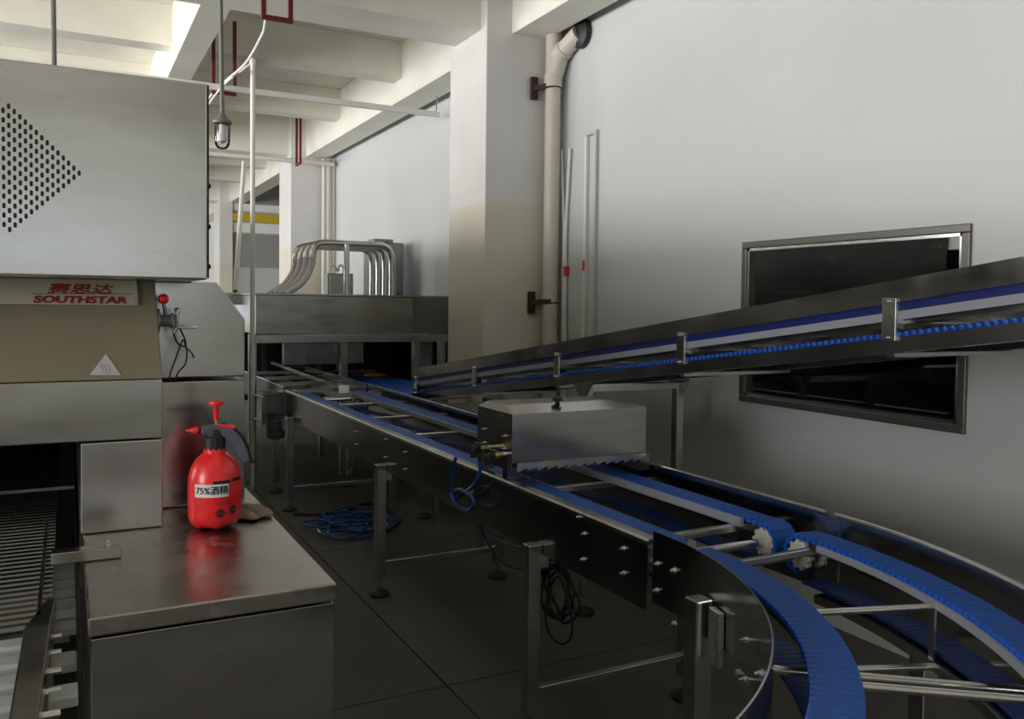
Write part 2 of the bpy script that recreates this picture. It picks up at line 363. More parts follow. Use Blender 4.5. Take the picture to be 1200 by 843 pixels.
p = pan(95, 353, .0078); place('lettering', text_mesh('SOUTHSTAR', .0225, 'sign_red', .0004, .12, .0006, 1.46, .0004), sign, p, rot)
p = pan(95, 340.6, .0078); place('lettering', text_mesh('赛思达', .0245, 'sign_red', .0004, .2, 0.0, 1.78, .0009), sign, p, rot)
pa, pb_ = pan(38, 345.5, .0078), pan(153, 346, .0078)
obj('underline', MB().bar(pa, pb_, .0012, .0016), 'sign_red', sign)
for q in ((157, 331), (158, 356)): obj('screw', MB().lathe(pan(*q, .007), [(.003, 0), (.003, .0015), (.001, .0025)], 8, (0, -1, .1)), 'steel', sign)
# warning sticker
t0, t1, t2 = pan(124, 415, .001), pan(105, 440, .001), pan(142, 440, .001)
nn = Vector((0, -math.cos(lean), math.sin(lean)))*.0012
st = obj('warning_sticker', MB().add([t0, t1, t2, t0+nn, t1+nn, t2+nn], [(0, 2, 1), (3, 4, 5), (0, 1, 4, 3), (1, 2, 5, 4), (2, 0, 3, 5)]), 'light_grey', oven)
mb = MB()
for dx in (-4, 0, 4): mb.tube(sm([pan(124+dx, 427, .0028), pan(122.5+dx, 430, .0028), pan(125+dx, 433, .0028), pan(123.5+dx, 435.5, .0028)], 3), .0006, 5)
mb.bar(pan(117, 437.3, .0028), pan(131, 437.3, .0028), .0008, .0012)
obj('heat_symbol', mb, 'grey_paint', st)
# steel band, door, dark opening
band = obj('lower_band', MB().box(-2.2, FY, zl, xr2, 2.5, zb-.001), 'brushed', oven, bevel=.003)
CTZ = .98
dl = on(94.5, 560, Y=FY).x
door = obj('side_door', MB().box(dl, FY-.004, CTZ+.001, xr2, FY+.36, zl-.003), 'steel', oven, bevel=.003)
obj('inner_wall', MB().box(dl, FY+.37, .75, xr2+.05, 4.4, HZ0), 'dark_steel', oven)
obj('light_blocker', MB().box(-2.2, 4.41, 0, HX-.03, 9.2, 2.25), 'brushed', oven, bevel=.004)  # unseen block added to keep low window light off conveyors and glass
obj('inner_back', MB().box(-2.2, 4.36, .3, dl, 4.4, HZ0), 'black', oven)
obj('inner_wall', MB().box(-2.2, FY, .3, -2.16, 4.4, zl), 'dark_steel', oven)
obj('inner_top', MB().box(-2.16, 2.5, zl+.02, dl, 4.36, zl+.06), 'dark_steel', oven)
bt = on(0, 583, X=dl-.12)
for yy, zz in ((2.45, 1.02), (2.65, .98)): obj('cross_rail', MB().bar((-2.1, yy, zz), (dl-.01, yy, zz), .02, .008), 'plate', oven)
# side housing, chamfered at the top
SY = 2.28
SX = on(287, 440, Y=SY).x
za, zc_, zs = on(254, 331, Y=SY), on(287, 374, Y=SY), on(240, 444.5, Y=SY).z
poly = [(xr2-.05, zs+.004), (SX, zs+.004), (SX, zc_.z), (za.x, za.z), (xr2-.05, za.z)]
hs = obj('side_housing', MB().prism(poly, lambda u, v: (u, SY, v), lambda u, v: (u, 4.4, v)), 'brushed', oven, bevel=.004)
obj('lower_housing', MB().box(xr2-.05, SY, CTZ+.001, SX, 4.4, zs-.004), 'brushed', oven, bevel=.004)
obj('base_frame', MB().box(dl, SY+.25, 0, SX-.02, 4.4, CTZ-.03), 'dark_steel', oven)
# lever valve with red ball
vp = on(193, 376, Y=SY-.11)
lv = obj('lever_valve', MB().lathe((vp.x-.018, vp.y, vp.z), [(.028, 0), (.028, .006), (.014, .008), (.014, .03), (.018, .032), (.018, .038)], 18, (1, 0, 0)), 'motor', oven, smooth=True)
pk = on(191.5, 350.5, Y=SY-.11)
obj('lever', MB().tube([vp+Vector((.004, 0, 0)), (pk.x, pk.y, pk.z-.008)], .0042, 8), 'dark_steel', lv, smooth=True)
obj('ball_knob', MB().lathe((pk.x, pk.y, pk.z), [(.0125*math.sin(math.pi*i/10), -.0125*math.cos(math.pi*i/10)) for i in range(11)], 18), 'red_plastic', lv, smooth=True)
obj('yoke', MB().tube(sm([(vp.x+.022, vp.y, vp.z+.024), (vp.x+.03, vp.y, vp.z+.026), (vp.x+.026, vp.y, vp.z+.008), (vp.x+.028, vp.y, vp.z-.012), (vp.x+.02, vp.y, vp.z-.03)], 4), .005, 8), 'steel', lv, smooth=True)
pr = on(231, 384, Y=SY-.11)
obj('spindle', MB().cyl((vp.x+.026, vp.y, pr.z), (pr.x, pr.y, pr.z), .0034, 10), 'bright', lv, smooth=True)
def hang(pts, r, dy=.1): return MB().tube(sm([on(a, b3, Y=SY-dy) for a, b3 in pts], 5), r, 7)
obj('wire', hang([(203, 390), (208, 402), (217, 406), (216, 396), (206, 376)], .0022), 'rubber', lv, smooth=True)
obj('wire', hang([(214, 398), (206, 420), (199, 440), (201, 446), (206, 444), (209, 436), (217, 427), (219, 412), (215, 398)], .0019), 'rubber', lv, smooth=True)
obj('wire', hang([(216, 406), (222, 411), (226, 416), (227, 420)], .0019), 'rubber', lv, smooth=True)

# ------------------------------------------------------------------ base cabinet with steel top
FE = on(395.5, 684, Z=CTZ); LE = on(101.5, 726, Z=CTZ)
CX1, CX0, CY0 = FE.x, LE.x+.002, (FE.y+LE.y)/2
cab = thing('base_cabinet', 'low stainless steel cabinet with worn top carrying the red sprayer bottle', 'cabinet', ((CX0+CX1)/2, 1.9, 0))
obj('top', MB().box(CX0, CY0, CTZ-.032, CX1, SY+.17, CTZ), 'floured_steel', cab, bevel=.003)
obj('body', MB().box(CX0+.004, CY0+.008, 0, CX1-.004, SY+.16, CTZ-.038), 'brushed', cab, bevel=.002)
# ------------------------------------------------------------------ slat conveyor at the machine mouth
sl = thing('slat_conveyor', 'grey slat and rod conveyor entering the dark mouth of the tunnel machine', 'conveyor', (-.9, 1.9, 0))
SZ = .90
yy = 1.10; i = 0
while yy < 1.74:
    obj('slat', MB().box(-1.9, yy, SZ-.022, -.045, yy+.048, SZ), 'light_grey', sl, bevel=.006)
    obj('slat_rod', MB().cyl((-1.9, yy+.066, SZ-.015), (-.012, yy+.066, SZ-.015), .006, 8), 'rod', sl, smooth=True)
    yy += .083
me = MB().tube([(-1.9, 0, 0), (-.03, 0, 0)], .010, 8).mesh('rod', 'dark_steel', smooth=True)
me2 = MB().bar((-.044, 0, 0), (.012, 0, 0), .052, .012).mesh('link_plate', 'light_grey')
yy = 1.77
while yy < 4.2:
    place('rod', me, sl, (0, yy, SZ)); 
    yy += .034
for q in range(8): place('link_plate', me2, sl, (0, 1.79+.066*q, SZ-.018))
for yy in (1.26, 1.46, 1.60): obj('link_plate', MB().box(-.03, yy, SZ-.03, .012, yy+.055, SZ-.012), 'light_grey', sl, bevel=.003)
g0, g1, g2 = on(56, 708, Z=SZ+.02), on(42, 740, Z=SZ+.02), on(26, 860, Z=SZ+.02)
mb = MB(); ww = .018
mb.prism([(g0.x-.002, g0.y), (g0.x+ww*.8, g0.y-.005), (g1.x+ww+.006, g1.y), (g2.x+ww, g2.y), (g2.x-ww, g2.y), (g1.x-ww, g1.y)], lambda u, v: (u, v, SZ-.01), lambda u, v: (u, v, SZ+.03))
obj('side_guard', mb, 'worn_steel', sl, bevel=.003)
b0, b1 = on(60, 655, Z=CTZ+.012), on(142, 645, Z=CTZ+.012)
br = obj('side_bracket', MB().box(b0.x, b1.y-.016, CTZ+.001, b1.x, b1.y+.018, CTZ+.024), 'worn_steel', sl, bevel=.002)
obj('bolt', MB().lathe((b1.x-.022, b1.y+.004, CTZ+.024), [(.008, 0), (.008, .003), (.004, .004), (.004, .009), (.002, .011)], 8), 'bright', br, smooth=True)
obj('chain_guide', MB().box(-.052, 1.74, SZ+.006, -.046, 2.5, SZ+.03), 'worn_steel', sl)
for yy in (1.15, 2.0): obj('cross_member', MB().box(-1.9, yy, SZ-.12, .0, yy+.04, SZ-.07), 'dark_steel', sl)
for xx, yy in ((-1.85, 1.17), (-.05, 1.17), (-1.85, 2.02), (-.05, 2.02)): obj('leg', MB().box(xx-.02, yy-.02, 0, xx+.02, yy+.02, SZ-.08), 'dark_steel', sl)

# ------------------------------------------------------------------ red sprayer bottle
bp_ = on(254, 621, Z=CTZ); bx, by = bp_.x, bp_.y+.03
bot = thing('sprayer_bottle', 'bright red pump sprayer bottle with white paper label on steel cabinet', 'bottle', (bx, by, CTZ))
rb = .0585
S = rb/.0605
def bz(z): return CTZ+z*S
mb = MB(); prof = [(.036, .0), (.047, .004), (.056, .012), (.0605, .025), (.0605, .10), (.059, .118), (.053, .140), (.044, .156), (.033, .166), (.0255, .172), (.0245, .186)]
n = 40; vs = []
mb.lathe((bx, by, CTZ+.006), [(r*S, z*S) for r, z in prof], n)
# five moulded feet: pull the bottom rim down in lobes
def foot(v):
    zz = v.z-CTZ
    if zz < .03:
        a = math.atan2(v.y-by, v.x-bx)+R_(90); k = max(0, math.cos(5*a/2*2/2)) if False else (0.5+.5*math.cos(5*(a)))
        return Vector((v.x, v.y, CTZ+max(.0005, zz-.0065*k*(1-zz/.03))))
    return v
mb.map(foot)
body = obj('tank', mb, 'red_plastic', bot, smooth=True)
obj('collar', MB().lathe((bx, by, bz(.184)), [(.0245*S, 0), (.0255*S, .004), (.0245*S, .03), (.021*S, .034)], 12), 'rubber', bot, bevel=.001)
az = math.atan2(-by, -bx)              # direction from bottle to the camera, in plan
rv = Vector((-math.sin(az), math.cos(az), 0)); 
if rv.dot(rgt) < 0: rv = -rv
cvw = Vector((math.cos(az), math.sin(az), 0))
O = Vector((bx, by, 0))
def bpnt(u, z, w_=0): return O+rv*u+cvw*w_+Vector((0, 0, bz(z)))
spine = [(-.030, .232), (-.010, .236), (.012, .236), (.034, .226), (.052, .206), (.064, .180), (.070, .158)]
top = [(-.030, .2405), (-.008, .2455), (.014, .2455), (.040, .235), (.061, .212), (.074, .182), (.080, .155)]
bot_ = [(-.030, .224), (-.012, .222), (.004, .216), (.022, .214), (.040, .196), (.054, .174), (.064, .150)]
poly = [(u*S, z) for u, z in top]+[(u*S, z) for u, z in reversed(bot_)]
hd = obj('handle', MB().prism(poly, lambda u, v: bpnt(u, v, -.012), lambda u, v: bpnt(u, v, .012)), 'grey_plastic', bot, bevel=.003)
poly = [(u*S+.006, z+.003) for u, z in top[2:]]+[(.092*S, .150), (.082*S, .148)]+[((u-.004)*S, z) for u, z in reversed(top[2:])]
obj('handle_grip', MB().prism(poly, lambda u, v: bpnt(u, v, -.013), lambda u, v: bpnt(u, v, .006)), 'rubber', bot, bevel=.001)
obj('neck', MB().lathe(bpnt(0, .214), [(.0215, 0), (.018, .012), (.015, .02)], 14), 'rubber', bot, smooth=True)
nz = obj('nozzle', MB().lathe(bpnt(-.030*S, .2325), [(.0075, 0), (.0078, .006)], 14, -rv), 'rubber', bot, smooth=True)
obj('nozzle_tip', MB().lathe(bpnt(-.036*S, .2325), [(.0075, 0), (.0085, .005), (.007, .014), (.0045, .018), (.004, .022)], 14, -rv), 'red_plastic', nz, smooth=True)
obj('nozzle_pin', MB().lathe(bpnt(-.059*S, .2325), [(.003, 0), (.0025, .006)], 8, -rv), 'brass', nz, smooth=True)
poly = [(.0, .2445), (.014, .2465), (.034, .244), (.046, .239), (.047, .235), (.040, .234), (.020, .2395), (.004, .2425)]
obj('trigger', MB().prism(poly, lambda u, v: bpnt(u*S, v, -.0125), lambda u, v: bpnt(u*S, v, .0125)), 'red_plastic', bot, bevel=.002)
obj('pump_rod', MB().cyl(bpnt(.003, .235), bpnt(.003, .262), .0032, 10), 'bright', bot, smooth=True)
obj('pump_handle', MB().lathe(bpnt(.003, .254), [(.0055, 0), (.0058, .032), (.007, .036), (.0165, .037), (.0175, .041), (.0165, .045), (.007, .0475)], 18), 'red_plastic', bot, smooth=True)
# label band wrapped on the tank
def patch(a0, a1, z0, z1, off, n=10):
    m2 = MB(); vs = []; base = math.atan2(cvw.y, cvw.x); sgn = 1 if rv.dot(Vector((-math.sin(base), math.cos(base), 0))) > 0 else -1
    for i in range(n+1):
        a = base+sgn*(a0+(a1-a0)*i/n)
        for z in (z0, z1):
            for rr in (rb+off*.2, rb+off): vs.append((bx+rr*math.cos(a), by+rr*math.sin(a), bz(z)))
    fs = []
    for i in range(n):
        k = i*4; fs += [(k+1, k+5, k+7, k+3), (k, k+2, k+6, k+4), (k+2, k+3, k+7, k+6), (k, k+4, k+5, k+1)]
    fs += [(0, 1, 3, 2), (n*4, n*4+2, n*4+3, n*4+1)]
    return m2.add(vs, fs)
lab = obj('paper_label', patch(-.78, .52, .083, .113, .0012), 'white_label', bot, smooth=True)
def wrap(me, a_mid, z_mid, off):
    base = math.atan2(cvw.y, cvw.x); sgn = 1 if rv.dot(Vector((-math.sin(base), math.cos(base), 0))) > 0 else -1
    for v in me.vertices:
        a = base+sgn*(a_mid+v.co.x/rb); rr = rb+off+v.co.z
        v.co = Vector((rr*math.cos(a), rr*math.sin(a), bz(z_mid)+v.co.y-CTZ))
    return me
tm = text_mesh('75%酒精', .0205, 'ink', .0004, 0, 0.0, .95, .0003); place('lettering', wrap(tm, -.11, .098, .0018), lab, (bx, by, CTZ))
for a0, a1, z0, z1 in ((-.05, .62, .1135, .121), (.70, 1.2, .1155, .123)): obj('printed_band', patch(a0, a1, z0, z1, .0009, 6), 'ink', bot, smooth=True)
for a0, z0 in ((.20, .043), (.72, .048)):
    d = text_mesh('✹', .024, 'ink', .0002, 0, .001); place('printed_emblem', wrap(d, a0, z0, .0006), bot, (bx, by, CTZ))
for q in range(7): obj('printed_line', patch(-.72+.02*(q % 2), -.44-.03*(q % 3), .045+q*.0052, .0462+q*.0052, .0006, 3), 'print', bot)
for q in range(4): obj('printed_line', patch(.0, .75-.1*(q % 2), .064+q*.0045, .0652+q*.0045, .0006, 4), 'print', bot)
# crumpled rag behind the bottle
rg = on(298, 606, Z=CTZ); mb = MB(); n = 14; vs = []
for i in range(n+1):
    for j in range(9):
        u, v = i/n, j/8; hh = .004+.020*abs(math.sin(u*5.0+v*2.0))*math.sin(math.pi*min(1, max(0, u)))**.5*math.sin(math.pi*v)**.5
        vs.append((rg.x-.055+.085*u+.012*math.sin(v*7), rg.y-.04+.13*v+.012*math.sin(u*9), CTZ+.001+hh))
fs = [(i*9+j, (i+1)*9+j, (i+1)*9+j+1, i*9+j+1) for i in range(n) for j in range(8)]
o = obj('rag', mb.add(vs, fs), 'rag', smooth=True); md = o.modifiers.new('thick', 'SOLIDIFY'); md.thickness = .003; md.offset = 1
tag(o, 'crumpled grey-brown rag lying behind the red sprayer bottle', 'rag')

# ------------------------------------------------------------------ belt links (shared meshes)
PITCH_B = .025
def link_mesh(wd, side):
    """one moulded belt link: plate across x, travel along y, top at z = 0; toothed edge on one side"""
    m2 = MB(); x0, x1 = -wd/2, wd/2; L2 = .0121
    m2.prism([(-L2, -.010), (L2, -.010), (L2, -.0025), (L2-.0025, 0), (-L2+.0025, 0), (-L2, -.0025)], lambda u, v: (x0, u, v), lambda u, v: (x1, u, v))
    return m2.mesh('belt_link', 'blue_belt')
def tooth_mesh(wd, side):
    xe = -wd/2 if side < 0 else wd/2; m2 = MB()
    m2.prism([(-.0075, -.013), (.0075, -.013), (.009, -.006), (.0075, -.0005), (-.0075, -.0005), (-.009, -.006)], lambda u, v: (xe+side*.0045, u, v), lambda u, v: (xe-side*.002, u, v))
    return m2.mesh('belt_tooth', 'blue_tooth')
LW = .086
LINK, TOOTH = link_mesh(LW, -1), tooth_mesh(LW, -1)
def put_link(parent, M):
    o = bpy.data.objects.new('belt_link', LINK); COL.objects.link(o); o.parent = parent; o.matrix_local = Matrix.Translation(-org_of(parent)) @ M
    t = bpy.data.objects.new('belt_tooth', TOOTH); COL.objects.link(t); t.parent = o
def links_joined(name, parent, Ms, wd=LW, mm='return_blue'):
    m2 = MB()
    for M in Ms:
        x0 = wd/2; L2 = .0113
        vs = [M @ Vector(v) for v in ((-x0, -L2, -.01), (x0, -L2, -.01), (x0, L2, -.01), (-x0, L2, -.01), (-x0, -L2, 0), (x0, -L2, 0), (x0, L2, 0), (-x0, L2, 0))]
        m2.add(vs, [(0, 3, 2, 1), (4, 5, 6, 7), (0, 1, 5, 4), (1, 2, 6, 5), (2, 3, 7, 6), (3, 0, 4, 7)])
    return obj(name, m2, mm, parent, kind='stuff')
BZ = .824
def basis(xa, ya, za, p): return Matrix(((xa.x, ya.x, za.x, p.x), (xa.y, ya.y, za.y, p.y), (xa.z, ya.z, za.z, p.z), (0, 0, 0, 1)))

def leg(parent, x, y, ztop, w_=.05, foot=True):
    l = obj('leg', MB().box(x-w_/2, y-w_/2, .085 if foot else 0, x+w_/2, y+w_/2, ztop), 'steel', parent, bevel=.004)
    if foot:
        obj('foot_stem', MB().cyl((x, y, .02), (x, y, .09), .010, 10), 'rod', l, smooth=True)
        obj('foot_pad', MB().lathe((x, y, 0), [(.052, 0), (.054, .008), (.048, .018), (.024, .030), (.014, .036)], 18), 'rubber', l, smooth=True)
    return l
def bolt(parent, p, ax, r=.0065):
    return obj('bolt', MB().lathe(p, [(r*1.6, 0), (r*1.6, .0015), (r, .0017), (r, .007), (r*.5, .009), (r*.5, .016)], 8, ax), 'bright', parent, smooth=True)

SPM = MB()
SPM.prism([((.046 if j % 4 < 2 else .038)*math.cos(2*math.pi*j/40), (.046 if j % 4 < 2 else .038)*math.sin(2*math.pi*j/40)) for j in range(40)], lambda u, v: (.003, u, v), lambda u, v: (.018, u, v))
SPM.lathe((0, 0, 0), [(.016, 0), (.034, 0), (.036, .003), (.036, .019), (.030, .022), (.016, .022)], 20, (1, 0, 0))
SPM = SPM.mesh('sprocket', 'nylon')
# ------------------------------------------------------------------ straight conveyor
XN, XF, ZT, ZG = 1.445, 2.095, .842, .866
YS0, YS1 = 1.93, 6.40
stc = thing('straight_conveyor', 'straight steel conveyor with two narrow blue belts running past the pillar', 'conveyor', (1.74, 4.2, 0))
pl = [(XN, ZT-.20), (XN+.004, ZT-.20), (XN+.004, ZT-.006), (XN+.010, ZT-.003), (XN+.03, ZT-.003), (XN+.03, ZT+.001), (XN+.006, ZT+.001), (XN, ZT-.006)]
obj('near_side_plate', MB().prism(pl, lambda u, v: (u, YS0, v), lambda u, v: (u, YS1, v)), 'plate', stc)
lip = obj('side_lip', MB().prism([(XN-.004, ZT-.014), (XN+.001, ZT-.014), (XN+.003, ZT-.002), (XN+.028, ZT+.001), (XN+.034, ZT-.006), (XN+.037, ZT-.004), (XN+.030, ZT+.006), (XN+.002, ZT+.005), (XN-.003, ZT-.002)], lambda u, v: (u, YS0-.006, v), lambda u, v: (u, YS1, v)), 'steel', stc)
pl = [(XF, .62), (XF+.004, .62), (XF+.004, ZG), (XF-.012, ZG), (XF-.012, ZG-.004), (XF, ZG-.004)]
obj('far_side_plate', MB().prism(pl, lambda u, v: (u, YS0-.05, v), lambda u, v: (u, YS1+.04, v)), 'plate', stc)
obj('far_lip', MB().tube([(XF-.004, YS0-.05, ZG), (XF-.004, YS1+.04, ZG)], .006, 8), 'steel', stc, smooth=True)
XB1, XB2 = 1.56, 1.98
obj('wear_strip', MB().box(XB1-LW/2+.01, YS0+.06, ZT-.06, XB1+LW/2+.008, YS1-.1, ZT-.022), 'dark_steel', stc)
obj('wear_strip', MB().box(XB2-LW/2+.01, YS0+.06, ZT-.06, XB2+LW/2-.01, YS1-.1, ZT-.022), 'dark_steel', stc)
obj('guide_strip', MB().box(XB2-LW/2-.022, YS0+.14, ZT-.046, XB2-LW/2-.007, YS1-.12, ZT-.020), 'wear_strip', stc)
obj('guide_strip', MB().box(XB1+LW/2+.010, YS0+.20, ZT-.060, XB1+LW/2+.020, YS1-.12, ZT-.034), 'dark_steel', stc)
for i in range(7):
    yy = 2.09+.735*i
    if yy < YS1: obj('crossbar', MB().box(XN+.004, yy-.012, ZT-.066, XF, yy+.012, ZT-.042), 'rod', stc, bevel=.003)
# end shafts and sprockets
SPR = .050
for yc in (YS0+.06, YS1-.05):
    obj('shaft', MB().cyl((XN+.004, yc, BZ-.01-SPR), (XF, yc, BZ-.01-SPR), .013, 14), 'rod', stc, smooth=True)
    for xb in (XB1, XB2):
        for xo_ in (-LW/2+.0, LW/2-.022):
            place('sprocket', SPM, stc, (xb+xo_-.004, yc, BZ-.01-SPR))
def strand_links(parent, xb, y0, y1, nnear, name):
    Ms = []; zc = BZ-.01-SPR; rr = SPR+.01; arc_n = 8
    for i in range(arc_n):                                           # wrap round the near sprocket
        a = math.pi*(i+.5)/arc_n                                      # 0 top .. pi bottom
        up = Vector((0, -math.sin(a), math.cos(a))); ya = Vector((0, math.cos(a), math.sin(a)))
        Ms.append(basis(Vector((1, 0, 0)), ya, up, Vector((xb, y0, zc))+up*rr))
    yy = y0+.0125; top = []
    while yy < y1: top.append(Matrix.Translation((xb, yy, BZ))); yy += PITCH_B
    ret = []; yy = y0+.0125
    while yy < y1:
        sag = .02*math.sin((yy-y0)*4.2)**2
        ret.append(Matrix.Translation((xb, yy, BZ-2*rr+.012-sag))); yy += PITCH_B
    for M in Ms+top[:nnear]: put_link(parent, M)
    rest = top[nnear:]
    if rest: links_joined('upper_belt', parent, rest, LW, 'blue_belt')
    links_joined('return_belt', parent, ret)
strand_links(stc, XB1, YS0+.06, YS1-.05, 140, 'near')
strand_links(stc, XB2, YS0+.06, YS1-.05, 140, 'far')
# side bolts
for q in ((680, 606), (685, 626), (684, 656), (731, 643), (731, 672), (771, 661), (770, 692), (417, 506), (418, 521), (452, 515), (452, 536), (475, 530), (475, 550)):
    bolt(stc, on(*q, X=XN), (-1, 0, 0), .006 if q[0] > 600 else .004)
for yy in (2.55, 4.16, 6.15):
    for xx, yo in ((XN-.027, 0), (XF+.002, 0)):
        leg(stc, xx, yy, ZT-.165 if xx < 1.7 else .63)
    obj('leg_brace', MB().bar((XN-.02, yy, .16), (XF, yy, .16), .03, .03), 'steel', stc, bevel=.003)
    obj('leg_bracket', MB().box(XN-.002, yy-.022, ZT-.25, XN+.028, yy+.022, ZT-.175), 'steel', stc, bevel=.003)

# ------------------------------------------------------------------ curved conveyor
CC = (.45, 1.86)
cur = thing('curved_conveyor', 'curved steel conveyor with twin blue belts sweeping round towards the viewer', 'conveyor', (1.5, 1.2, 0))
A1 = R_(84)
rN = XN-CC[0]; rF = XF-CC[0]; rb1, rb2 = XB1-CC[0], XB2-CC[0]
obj('inner_side_plate', MB().arc([(rN, .675), (rN+.004, .675), (rN+.004, .875), (rN, .875)], CC, R_(-2.5), A1, 40), 'plate', cur, smooth=True)
obj('outer_side_plate', MB().arc([(rF, .62), (rF+.004, .62), (rF+.004, ZG), (rF-.010, ZG), (rF-.010, ZG-.004), (rF, ZG-.004)], CC, R_(.5), A1, 48), 'steel', cur, smooth=True)
pts = [(CC[0]+(rF-.002)*math.cos(a), CC[1]-(rF-.002)*math.sin(a), ZG) for a in [R_(.5)+(A1-R_(.5))*i/48 for i in range(49)]]
obj('outer_lip', MB().tube(pts, .007, 8), 'steel', cur, smooth=True)
obj('joint_plate', MB().box(XF-.006, YS0-.10, .64, XF-.001, YS0-.01, ZG-.008), 'steel', cur)
for r_, nm in ((rb1, 'inner'), (rb2, 'outer')):
    obj('wear_strip', MB().arc([(r_-LW/2+.012, ZT-.06), (r_+LW/2-.012, ZT-.06), (r_+LW/2-.012, ZT-.022), (r_-LW/2+.012, ZT-.022)], CC, R_(2), A1, 36), 'dark_steel', cur, smooth=True)
r_ = rb2-LW/2
obj('guide_strip', MB().arc([(r_-.016, ZT-.046), (r_-.006, ZT-.046), (r_-.006, ZT-.028), (r_-.016, ZT-.028)], CC, R_(4), A1, 40), 'wear_strip', cur, smooth=True)
obj('lower_rail', MB().arc([(r_-.02, .648), (r_+.02, .648), (r_+.02, .672), (r_-.02, .672)], CC, R_(4), A1, 40), 'steel', cur, smooth=True)
obj('lower_rail', MB().arc([(rb1+LW/2-.02, .648), (rb1+LW/2+.02, .648), (rb1+LW/2+.02, .672), (rb1+LW/2-.02, .672)], CC, R_(4), A1, 40), 'steel', cur, smooth=True)
def arc_links(r_, z, a0, a1, step):
    Ms = []; a = a0
    while a < a1:
        xa = Vector((math.cos(a), -math.sin(a), 0)); ya = Vector((math.sin(a), math.cos(a), 0)); Ms.append(basis(xa, ya, Vector((0, 0, 1)), Vector((CC[0]+r_*xa.x, CC[1]+r_*xa.y, z)))); a += step/r_
    return Ms
for r_ in (rb1, rb2):
    zc = BZ-.01-SPR; rr = SPR+.01; Ms = []
    for i in range(8):
        a = math.pi*(i+.5)/8; up = Vector((0, math.sin(a), math.cos(a))); ya = Vector((0, math.cos(a), -math.sin(a)))
        Ms.append(basis(Vector((1, 0, 0)), ya, up, Vector((CC[0]+r_, CC[1]-.02, zc))+up*rr))
    for M in Ms+arc_links(r_, BZ, (.02+.0125)/r_, A1, PITCH_B): put_link(cur, M)
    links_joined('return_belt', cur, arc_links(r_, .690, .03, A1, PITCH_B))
obj('shaft', MB().cyl((CC[0]+rN, CC[1]-.02, zc), (CC[0]+rF, CC[1]-.02, zc), .013, 14), 'rod', cur, smooth=True)
for r_ in (rb1, rb2):
    for xo_ in (-LW/2, LW/2-.022): place('sprocket', SPM, cur, (CC[0]+r_+xo_-.004, CC[1]-.02, zc))
def rad(r_, a, z): return Vector((CC[0]+r_*math.cos(a), CC[1]-r_*math.sin(a), z))
obj('cross_bar', MB().bar(rad(rN, R_(3), ZT-.062), rad(rb2-LW/2, R_(3), ZT-.05), .02, .02), 'rod', cur, bevel=.003)
for deg in (33, 66):
    a = R_(deg); obj('cross_rod', MB().cyl(rad(rN, a, .745), rad(rF, a, .722), .0095, 12), 'rod', cur, smooth=True)
for deg in (22, 41, 60):
    a = R_(deg)
    obj('cross_rod', MB().cyl(rad(rb1, a, ZT-.055), rad(rb2-LW/2, a, ZT-.045), .0085, 12), 'rod', cur, smooth=True)
    obj('cross_rod', MB().cyl(rad(rN, a, .652), rad(rF, a, .652), .0085, 12), 'rod', cur, smooth=True)
    for r_ in (rb2-LW/2-.012, rb1+LW/2+.004): obj('hanger', MB().bar(rad(r_, a, .655), rad(r_, a, ZT-.05), .02, .006, rad(1, a, 0)-Vector((*CC, 0))), 'steel', cur)
for q in ((790, 669), (791, 731)): bolt(cur, on(*q, X=XN-.002), (-1, 0, 0), .007)
for deg, z in ((26, ZT-.085), (26, ZT-.175), (34, ZT-.175), (34, ZT-.10)):
    a = R_(deg); bolt(cur, rad(rN, a, z), (-math.cos(a), math.sin(a), 0), .006)
for r_, dg in ((rN-.030, 13), (rF-.06, 15), (rN-.030, 66), (rF-.06, 66)):
    p = rad(r_, R_(dg), 0); l = leg(cur, p.x, p.y, ZT-.065 if r_ < 1.3 else .645)
    if r_ < 1.3: obj('leg_plate', MB().bar(rad(rN-.012, R_(dg+3.6), ZT-.21), rad(rN-.012, R_(dg+3.6), ZT-.075), .05, .016, (math.cos(R_(dg)), -math.sin(R_(dg)), 0)), 'steel', cur, bevel=.002)
obj('leg_brace', MB().bar(rad(rN-.03, R_(13), .16), rad(rF-.06, R_(15), .16), .03, .03), 'steel', cur, bevel=.003)

# ------------------------------------------------------------------ cover box on the straight conveyor
q0 = on(600, 546, X=XN+.0); QY0 = 2.78
def qx(px, py): return on(px, py, Y=QY0)
QXL, QXR = qx(600, 520).x, qx(757, 510).x; QZ0, QZ1 = qx(600, 547).z, qx(600, 486).z
QY1 = QY0+.30
cv = thing('cover_box', 'small stainless steel cover box straddling the belts with brass valves on its side', 'cover', ((QXL+QXR)/2, (QY0+QY1)/2, QZ0))
mb = MB(); t = .004
ztop = QZ1+.012
mb.box(QXL, QY0, QZ0+.012, QXR, QY0+t, QZ1).box(QXL, QY1-t, QZ0+.012, QXR, QY1, QZ1).box(QXL, QY0+t, QZ0-.02, QXL+t, QY1-t, QZ1).box(QXR-t, QY0+t, QZ0-.02, QXR, QY1-t, QZ1)
obj('shell', mb, 'brushed', cv)
mb = MB().add([(QXL, QY0, QZ1), (QXR, QY0, QZ1), (QXR, QY1, QZ1), (QXL, QY1, QZ1), (QXL+.03, QY0+.11, QZ1+.022), (QXR-.10, QY0+.11, QZ1+.022), (QXR-.10, QY1-.03, QZ1+.022), (QXL+.03, QY1-.03, QZ1+.022)],
              [(0, 3, 2, 1), (4, 5, 6, 7), (0, 1, 5, 4), (1, 2, 6, 5), (2, 3, 7, 6), (3, 0, 4, 7)])
obj('lid', mb, 'steel', cv)
kp = Vector((QXL+.245, QY0+.09, QZ1+.018)); obj('knob', MB().lathe(kp, [(.012, 0), (.009, .003), (.009, .012), (.02, .014), (.021, .024), (.018, .027)], 10), 'rubber', cv)
